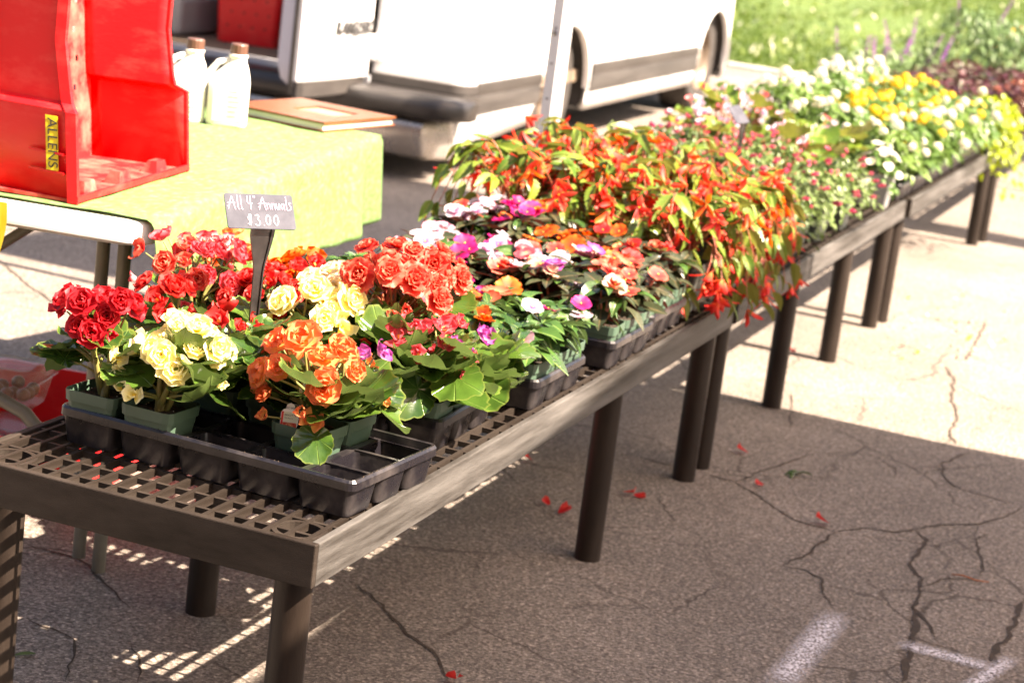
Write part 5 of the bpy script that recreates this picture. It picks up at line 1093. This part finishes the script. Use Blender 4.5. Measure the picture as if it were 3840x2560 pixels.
VW, VL, VH = 1.98, 5.6, 2.05; RW, FW, WR = 1.47, 4.72, 0.352
def xs(z):                              # side profile (outward offset)
    pts = [(0.12, -0.075), (0.16, -0.04), (0.22, -0.016), (0.3, -0.004), (0.5, 0.0), (0.8, -0.004), (1.1, -0.02), (1.6, -0.09), (1.92, -0.16), (2.0, -0.22), (VH, -0.34)]
    for (a, b), (c, d) in zip(pts[:-1], pts[1:]):
        if z <= c: return b + (d-b)*(z-a)/(c-a)
    return pts[-1][1]
def nose(y): return 0.0 if y < 5.1 else -0.36*((y-5.1)/0.5)**2
def arch(y, sill):
    z = sill
    for c in (RW, FW):
        q = (y-c)/0.42
        if abs(q) < 1: z = max(z, 0.32 + 0.36*math.sqrt(1-q*q)**0.9)
    return z
def side(sgn, name):
    mb = MB(); ys = sorted(set([0.07*k for k in range(0, 80)] + [RW-0.42, RW+0.42, FW-0.42, FW+0.42, VL] + [RW+0.42*math.cos(a) for a in np.linspace(0.05, 3.09, 22)] + [FW+0.42*math.cos(a) for a in np.linspace(0.05, 3.09, 22)]))
    ys = [y for y in ys if y <= VL and y >= 0.1]; zl = [0, 0.06, 0.13, 0.2, 0.3, 0.6, 0.9, 1.4, 1.72, 1.8, 1.85]; vs = []
    for y in ys:
        s0 = 0.125 + 0.085*min(1, y/1.1); zb = arch(y, s0)
        for d in zl:
            z = zb + (VH-zb)*(d/1.85); x = xs(z) + nose(y)*1.0; vs.append((x if sgn > 0 else -VW-x, y, z))
    k = len(zl); mb.add(vs, [(i*k+j, (i+1)*k+j, (i+1)*k+j+1, i*k+j+1)[::(1 if sgn > 0 else -1)] for i in range(len(ys)-1) for j in range(k-1)])
    o = mb.build(name, M_VAN, VA, smooth=True); s_ = o.modifiers.new('thickness', 'SOLIDIFY'); s_.thickness = 0.03; s_.offset = -1
side(1, 'side_panel'); side(-1, 'side_panel')
mb = MB(); mb.grid(lambda u, v: (-VW/2 + v*(VW/2-0.34), u*VL, VH-0.004-0.03*0+0.04*(1-v*v)), 10, 10); o = mb.build('roof', M_VAN, VA, smooth=True)
# mouldings
def band(y0, y1, z0, z1, name='side_moulding', mat=M_TRIM, pr=0.012):
    mb = MB(); rings = []
    for k in range(9):
        y = y0 + (y1-y0)*k/8; n_ = nose(y); rings.append([(xs(z0)+n_-0.004, y, z0), (xs(z0)+n_+pr, y, z0+0.01), (xs(z0)+n_+pr, y, z0+(z1-z0)*0.55), (xs(z1)+n_+pr*0.5, y, z0+(z1-z0)*0.6), (xs(z1)+n_+pr, y, z0+(z1-z0)*0.66), (xs(z1)+n_+pr*0.8, y, z1-0.006), (xs(z1)+n_-0.004, y, z1)])
    mb.loft(rings); return mb.build(name, mat, VA, angle=40)
band(0.12, RW-0.42, 0.305, 0.462); band(RW+0.45, FW-0.44, 0.305, 0.468)
for yy in (2.6, 3.6): mb = MB(); mb.box((-0.001, yy-0.003, 0.3), (0.004, yy+0.003, 1.9)); mb.build('door_seam', M_TRIM, VA)
for c in (RW, FW):                                       # wheel wells and wheels
    mb = MB(); mb.loft([[(x, c+0.44*math.cos(a), 0.32+0.375*math.sin(a)) for a in np.linspace(-0.3, PI+0.3, 20)] for x in (-0.031, -0.5)], 0, (False, True), False); mb.build('wheel_well', M_DARK, VA, smooth=True)
    mb = MB(); mb.loft([[(x, c+ra*math.cos(a), 0.33+rb*math.sin(a)) for x, ra, rb in ((0.004, 0.428, 0.368), (0.004, 0.418, 0.358), (-0.03, 0.416, 0.356), (-0.03, 0.425, 0.365))] for a in np.linspace(0.0, PI, 30)]); mb.build('arch_lip', M_VAN, VA, angle=50)
    for sx_ in (-0.08, -VW+0.08+0.21):
        wh = put('wheel', None, VA, (sx_, c, WR)); wh.empty_display_size = 0.1; n = 40
        prof = [(0.0, 0.215), (0.0, 0.25), (0.012, 0.3), (0.012, 0.325), (-0.01, WR-0.004), (-0.05, WR), (-0.16, WR), (-0.2, WR-0.004), (-0.215, 0.3), (-0.21, 0.215)]
        mb = MB(); mb.loft([[(x, r_*math.cos(2*PI*k/n), r_*math.sin(2*PI*k/n)) for k in range(n)] for x, r_ in prof], 0, (False, False)); mb.build('tyre', M_TYRE, wh, smooth=True)
        prof = [(-0.2, 0.216), (-0.004, 0.216), (0.004, 0.208), (-0.01, 0.198), (-0.05, 0.185), (-0.06, 0.12), (-0.03, 0.09), (-0.01, 0.06), (-0.005, 0.02)]
        mb = MB(); mb.loft([[(x, r_*math.cos(2*PI*k/n), r_*math.sin(2*PI*k/n)) for k in range(n)] for x, r_ in prof], 0, (False, True)); mb.build('rim', M_RIMM, wh, angle=30)
# rear: right pillar, hinge, bumper, open door, interior
HX = -0.475
def corner_ring(z, r=0.09):
    x = xs(z); pts = [(x, 0.12)]
    for k in range(7): a = PI/2*k/6; pts.append((x - r + r*math.cos(a), r*1.2 - r*1.2*math.sin(a)))
    pts += [(HX, -0.002), (HX, 0.05), (x-0.06, 0.12)]
    return [(a, b, z) for a, b in pts]
mb = MB(); mb.loft([corner_ring(z) for z in (0.125, 0.16, 0.22, 0.33, 0.5, 0.8, 1.1, 1.6, 1.92, 2.0)]); mb.build('rear_pillar', M_VAN, VA, angle=50)
mb = MB(); rings = []
for i in range(11):
    if i == 0: cx, cy, nx_, ny_ = 0.0, 0.14, 1, 0
    elif i <= 8: a = PI/2*(i-1)/7; cx, cy, nx_, ny_ = -0.09+0.09*math.cos(a), 0.108-0.108*math.sin(a), math.cos(a), -math.sin(a)
    else: cx, cy, nx_, ny_ = (-0.3 if i == 9 else HX+0.004), -0.001, 0, -1
    rings.append([(cx+nx_*d-0.002, cy+ny_*d, z) for d, z in ((-0.004, 0.318), (0.012, 0.326), (0.012, 0.395), (0.006, 0.4), (0.012, 0.406), (0.010, 0.446), (-0.004, 0.452))])
mb.loft(rings); mb.build('corner_moulding', M_TRIM, VA, angle=40)
mb = MB(); mb.box((-VW+0.02, -0.002, 0.2), (-VW+0.14, 0.1, 2.0)); mb.build('rear_pillar', M_VAN, VA)
mb = MB(); mb.box((-VW+0.14, 0.0, 1.86), (HX, 0.08, 2.03)); mb.build('rear_header', M_VAN, VA)
# chrome bumper with rubber step
mb = MB(); rings = []
for k in range(25):
    s_ = k/24; x = -VW+0.05 + s_*(VW-0.1); e = min(s_, 1-s_)*(VW-0.1); bow = -0.21 + (0.0 if e > 0.12 else 0.13*(1-e/0.12)**2)
    rings.append([(x, 0.04, 0.285), (x, bow+0.04, 0.285), (x, bow+0.012, 0.275), (x, bow, 0.25), (x, bow+0.004, 0.17), (x, bow+0.03, 0.12), (x, bow+0.07, 0.105), (x, 0.04, 0.14)])
mb.loft(rings); mb.build('bumper', M_CHROME, VA, angle=40)
mb = MB(); rings = []
for k in range(29):
    s_ = k/28; x = -VW-0.05 + s_*(VW+0.1); e = min(s_, 1-s_)*(VW+0.1); q = 0 if e > 0.1 else (1-e/0.1); bow = -0.25 + 0.15*q**2.2; zt = 0.402 - 0.022*q**2.5
    rings.append([(x, 0.03, 0.298), (x, bow+0.03, 0.295), (x, bow+0.006, 0.306), (x, bow, 0.328), (x, bow+0.004, zt-0.03), (x, bow+0.02, zt-0.008), (x, bow+0.05, zt), (x, 0.0, zt-0.002), (x, 0.03, zt-0.004)])
mb.loft(rings); mb.build('bumper_step', M_RUB, VA, angle=60)
mb = MB(); mb.loft([[(x, 0.03, 0.215), (x, -0.06, 0.19), (x, 0.04, 0.12), (x, 0.35, 0.12), (x, 0.35, 0.215)] for x in (-VW+0.1, -0.12)]); mb.build('lower_valance', M_DARK, VA)
mb = MB(); mb.box((HX-0.03, -0.05, 0.50), (HX+0.055, 0.0, 0.62)); bevel(mb.build('door_hinge', M_VAN, VA), 0.02, 3)
# open door
DR = put('rear_door', None, VA, (HX-0.005, -0.055, 0), (0, 0, math.radians(-94.5))); DR.empty_display_size = 0.1   # local +x runs from hinge to the free edge
DWd = 0.63
mb = MB()
def dring(z, bulge): return [(0.0, 0.0, z), (DWd*0.5, 0.012+bulge, z), (DWd-0.02, 0.006+bulge, z), (DWd, -0.012, z), (DWd, -0.03, z), (0.0, -0.03, z)]
mb.loft([dring(z, b) for z, b in ((0.43, -0.01), (0.45, 0.0), (0.55, 0.004), (1.0, 0.0), (1.9, -0.03))]); mb.build('outer_skin', M_VAN, DR, angle=40)
mb = MB(); mb.loft([[(a, b+0.006, z) for a, b in ((0.005, -0.02), (DWd*0.5, 0.012), (DWd-0.015, 0.008), (DWd+0.002, -0.012), (DWd+0.002, -0.032), (0.005, -0.03))] for z in (0.362, 0.366, 0.425, 0.4295)]); mb.build('door_moulding', M_TRIM, DR, angle=40)
mb = MB(); mb.loft([[(0.03, -0.0305, z), (DWd-0.004-dx, -0.0305, z), (DWd-0.02-dx, -0.125+dd, z), (0.05, -0.125+dd, z)] for z, dx, dd in ((0.40, 0.03, 0.05), (0.43, 0.012, 0.015), (0.5, 0.0, 0.0), (1.2, 0.0, 0.0), (1.85, 0.02, 0.03))]); mb.build('inner_panel', M_DOORIN, DR, angle=40)
mb = MB(); mb.loft([[(DWd-0.002, -0.03, z), (DWd+0.006, -0.036, z), (DWd+0.006, -0.05, z), (DWd-0.01, -0.052, z)] for z in (0.37, 1.88)]); mb.build('door_seal', M_RUB, DR)
mb = MB(); mb.box((0.08, 0.004, 1.12), (DWd-0.08, 0.0145, 1.72)); mb.build('door_window', M_GLASS, DR)
bt = text('RAM2500', 0.085, M_INK, DR, (0.2, 0.0205, 0.655), (0, 0, 0), 'badge_lettering', 0.12, 0.002, 1.02, 0.003)
bt.matrix_basis = Matrix.Translation((0.205, 0.0205, 0.655)) @ Matrix(((-1,0,0),(0,0,1),(0,1,0))).to_4x4()
# floor, inner walls
mb = MB(); mb.box((-VW+0.06, 0.0, 0.36), (-0.07, 4.2, 0.425)); mb.build('cargo_floor', M_VFLOOR, VA)
mb = MB(); mb.box((-VW+0.13, -0.03, 0.385), (HX-0.005, -0.001, 0.43)); mb.build('door_sill', M_ALU, VA)
mb = MB(); mb.box((-VW+0.07, 0.1, 0.425), (-VW+0.13, 4.2, 1.9)); mb.build('inner_wall', M_VINT, VA)
mb = MB(); mb.box((-0.26, 0.125, 0.425), (-0.2, 4.2, 1.9)); mb.build('inner_wall', M_VINT, VA)
mb = MB(); mb.box((-VW+0.07, 4.2, 0.2), (-0.2, 4.24, 1.95)); mb.build('bulkhead', M_VINT, VA)
mb = MB(); mb.box((-VW+0.13, 0.3, 0.426), (-VW+0.33, 2.2, 0.62)); bevel(mb.build('wheel_box', M_VINT, VA), 0.03, 3)
mb = MB(); mb.loft([[(-0.3, y, z), (-VW+0.3, y, z)] for y, z in ((VL-0.3, 0.25), (VL+0.02, 0.4), (VL+0.05, 0.6), (VL, 1.0), (VL-0.35, 1.15), (VL-0.9, 1.95))], 0, (False, False), False); mb.build('front_panel', M_VAN, VA, smooth=True)
mb = MB(); mb.loft([[(-0.33+s_*0, y, z), (-VW+0.33, y, z)] for y, z, s_ in ((VL-0.38, 1.18, 0), (VL-0.86, 1.9, 0))], 0, (False, False), False); o = mb.build('windscreen', M_GLASS, VA); o.location = (0, 0.012, 0.008)
mb = MB(); rings = []
for k in range(13):
    s_ = k/12; x = -VW+0.02 + s_*(VW-0.04); e = min(s_, 1-s_)*(VW-0.04); bow = VL+0.1-(0.0 if e > 0.3 else 0.4*(1-e/0.3)**2); rings.append([(x, bow-0.08, 0.28), (x, bow, 0.3), (x, bow, 0.45), (x, bow-0.08, 0.47)])
mb.loft(rings); mb.build('front_bumper', M_TRIM, VA, angle=40)
for y0, y1 in ((1.0, 2.45), (2.75, 3.5), (3.7, 4.5)):
    mb = MB(); rings = [[(xs(z)+0.004, y, z) for y in (y0+0.03, y1-0.03)] for z in (1.2, 1.35, 1.5, 1.7)]; mb.loft(rings, 0, (False, False), False); mb.build('side_window', M_GLASS, VA, smooth=True)
mb = MB(); mb.box((0.0, 3.42, 0.98), (0.028, 3.56, 1.02)); bevel(mb.build('door_handle', M_TRIM, VA), 0.008)
mb = MB(); mb.box((-1.6, 0.6, 0.22), (-0.4, 4.9, 0.34)); mb.build('chassis', M_DARK, VA)
# exhaust pipe seen below the bumper
mb = MB(); mb.tube([(-0.5, 0.6, 0.2), (-0.42, 0.2, 0.16), (-0.38, 0.05, 0.13)], 0.03, 12); mb.build('exhaust', pm('rusty_pipe', (0.2, 0.1, 0.06), 0.7, (0.3, 0.18, 0.12), 20.0), VA, smooth=True)
vm = VA.location; cr_ = gy(585, 90, 6.6)
crate('red_crate', 'red perforated crate standing inside the back of the van', (cr_.x, 6.62, 0.428), math.radians(8), 0.34, 0.36, 0.34)

# ------------------------------------------------------------------ fallen petals and leaves
def petal_litter():
    ms = []
    for s in range(3):
        mb = MB(); mb.grid(petal_fn(0.022, 0.010, 0.5, 0.25, 0.12, s*2.0), 5, 5); me = mb.mesh('petal', P_SCAR, True); ms.append(me)
    return ms
PL = petal_litter()
for i, (vx, vy, s_) in enumerate(((1718,1044,1.5),(1753,1117,1.1),(1905,1207,1.7),(1432,1133,1.6),(1455,1140,1.3),(1262,1164,1.1),(1283,1184,1.7),(1222,1062,1.3),(1030,1560,1.7),(1820,805,1.3),(1822,812,1.0))):
    p = gp(vx, vy); put_ = put('fallen_petal', PL[i % 3], None, (p.x, p.y, 0.006), (R(-0.3, 0.3), R(-0.4, 0.4), R(0, 6)), s_)
    tag(put_, 'red petal fallen on the cracked tarmac beside the bench', 'petal', 'fallen red petals')
for i in range(34):
    vx, vy = R(2040, 2330), R(680, 830); p = gp(vx, vy); col = random.choice([P_GOLD, P_GOLD, P_CORAL, P_WHITE, P_PALE])
    nm = {P_GOLD: 'yellow', P_CORAL: 'coral', P_WHITE: 'white', P_PALE: 'pale pink'}[col]
    tag(put('fallen_petal', PL[i % 3], None, (p.x, p.y, 0.005), (R(-0.3, 0.3), R(-0.4, 0.4), R(0, 6)), R(0.5, 1.0), col), f'{nm} petal fallen on the sunlit tarmac', 'petal', f'fallen {nm} petals')
p = gp(1828, 1092); tl = thing('fallen_leaf_sprig', 'crumpled green leaf sprig lying on the tarmac', 'leaf', (p.x, p.y, 0.003))
for k in range(4): leaf_at(tl, random.choice(LIG), (R(-0.01, 0.01), R(-0.01, 0.01), 0.006), R(0, 6), R(0, 0.4), R(-0.5, 0.5), R(0.5, 0.7))
p = gp(82, 1508); o = put('fallen_leaf', lance(0.04, 0.007, 0.1, 0.3, M_FUCL, 3), None, (p.x, p.y, 0.006), (0, 0, 2.2)); tag(o, 'single pale green leaf on the tarmac under the bench', 'leaf')
p = gp(2225, 1331); o = put('dry_twig', None, None, (p.x, p.y, 0.004)); mb = MB(); mb.tube([(-0.04, 0, 0), (-0.015, 0.004, 0.002), (0.015, -0.002, 0), (0.045, 0.004, 0.001)], [0.0012, 0.002, 0.002, 0.001], 6); mb.build('twig', pm('dry_twig', (0.3, 0.1, 0.04), 0.8), o, smooth=True); tag(o, 'thin rust-coloured twig lying in a crack of the tarmac', 'twig')
# soil specks on the empty cells of the first tray
mb = MB(); x0, y0, rt = TRAYS['T1']; co, si = math.cos(rt), math.sin(rt)
for k in range(260):
    u, v_ = R(-0.34, -0.01), R(0.008, TB-0.01); z = BH + 0.0032 + (0 if random.random() < 0.7 else 0.058)
    if z > BH+0.05: u, v_ = random.choice([(R(-0.5, -0.004), 0.005), (-0.005, R(0.01, TB-0.01))])
    x, y = x0 + co*u - si*v_, y0 + si*u + co*v_; r = R(0.0006, 0.0018)
    mb.add([(x-r,y,z),(x,y-r,z),(x+r,y,z),(x,y+r,z),(x,y,z+r)], [(0,1,4),(1,2,4),(2,3,4),(3,0,4)])
tag(mb.build('spilled_potting_soil', M_SOIL), 'crumbs of potting soil spilled in the half-empty tray', 'soil', kind='stuff')
# shrub added to stand in for a dark patch of tree shade
sh = thing('shrub', 'dark green shrub added in place of tree shade on the far lawn', 'shrub', (-4.2, 46.5, 0.2)); mb = MB()
for k in range(2600):
    a, ph = R(0, 6.28), math.acos(R(-0.1, 1)); r = R(0.6, 1.0); x, y, z = 3.0*r*math.sin(ph)*math.cos(a), 2.0*r*math.sin(ph)*math.sin(a), 0.2 + 1.7*r*math.cos(ph)
    s = R(0.06, 0.14); e = Euler((R(0, 6), R(0, 6), R(0, 6))).to_matrix(); mb.add([Vector((x,y,z)) + e @ Vector(q) for q in ((-s,0,0),(0,-s*0.5,0),(s,0,0),(0,s*0.5,0))], [(0,1,2,3)])
tag(mb.build('foliage', grassmat('shrub_leaf', (0.03, 0.06, 0.012), (0.07, 0.12, 0.02)), sh), kind='stuff')
mb = MB(); mb.tube([(0,0,-0.3),(0.05,0,0.5),(0,0.05,1.2)], [0.12, 0.09, 0.03], 8); mb.build('trunk', pm('bark', (0.08, 0.055, 0.035), 0.9), sh, smooth=True)
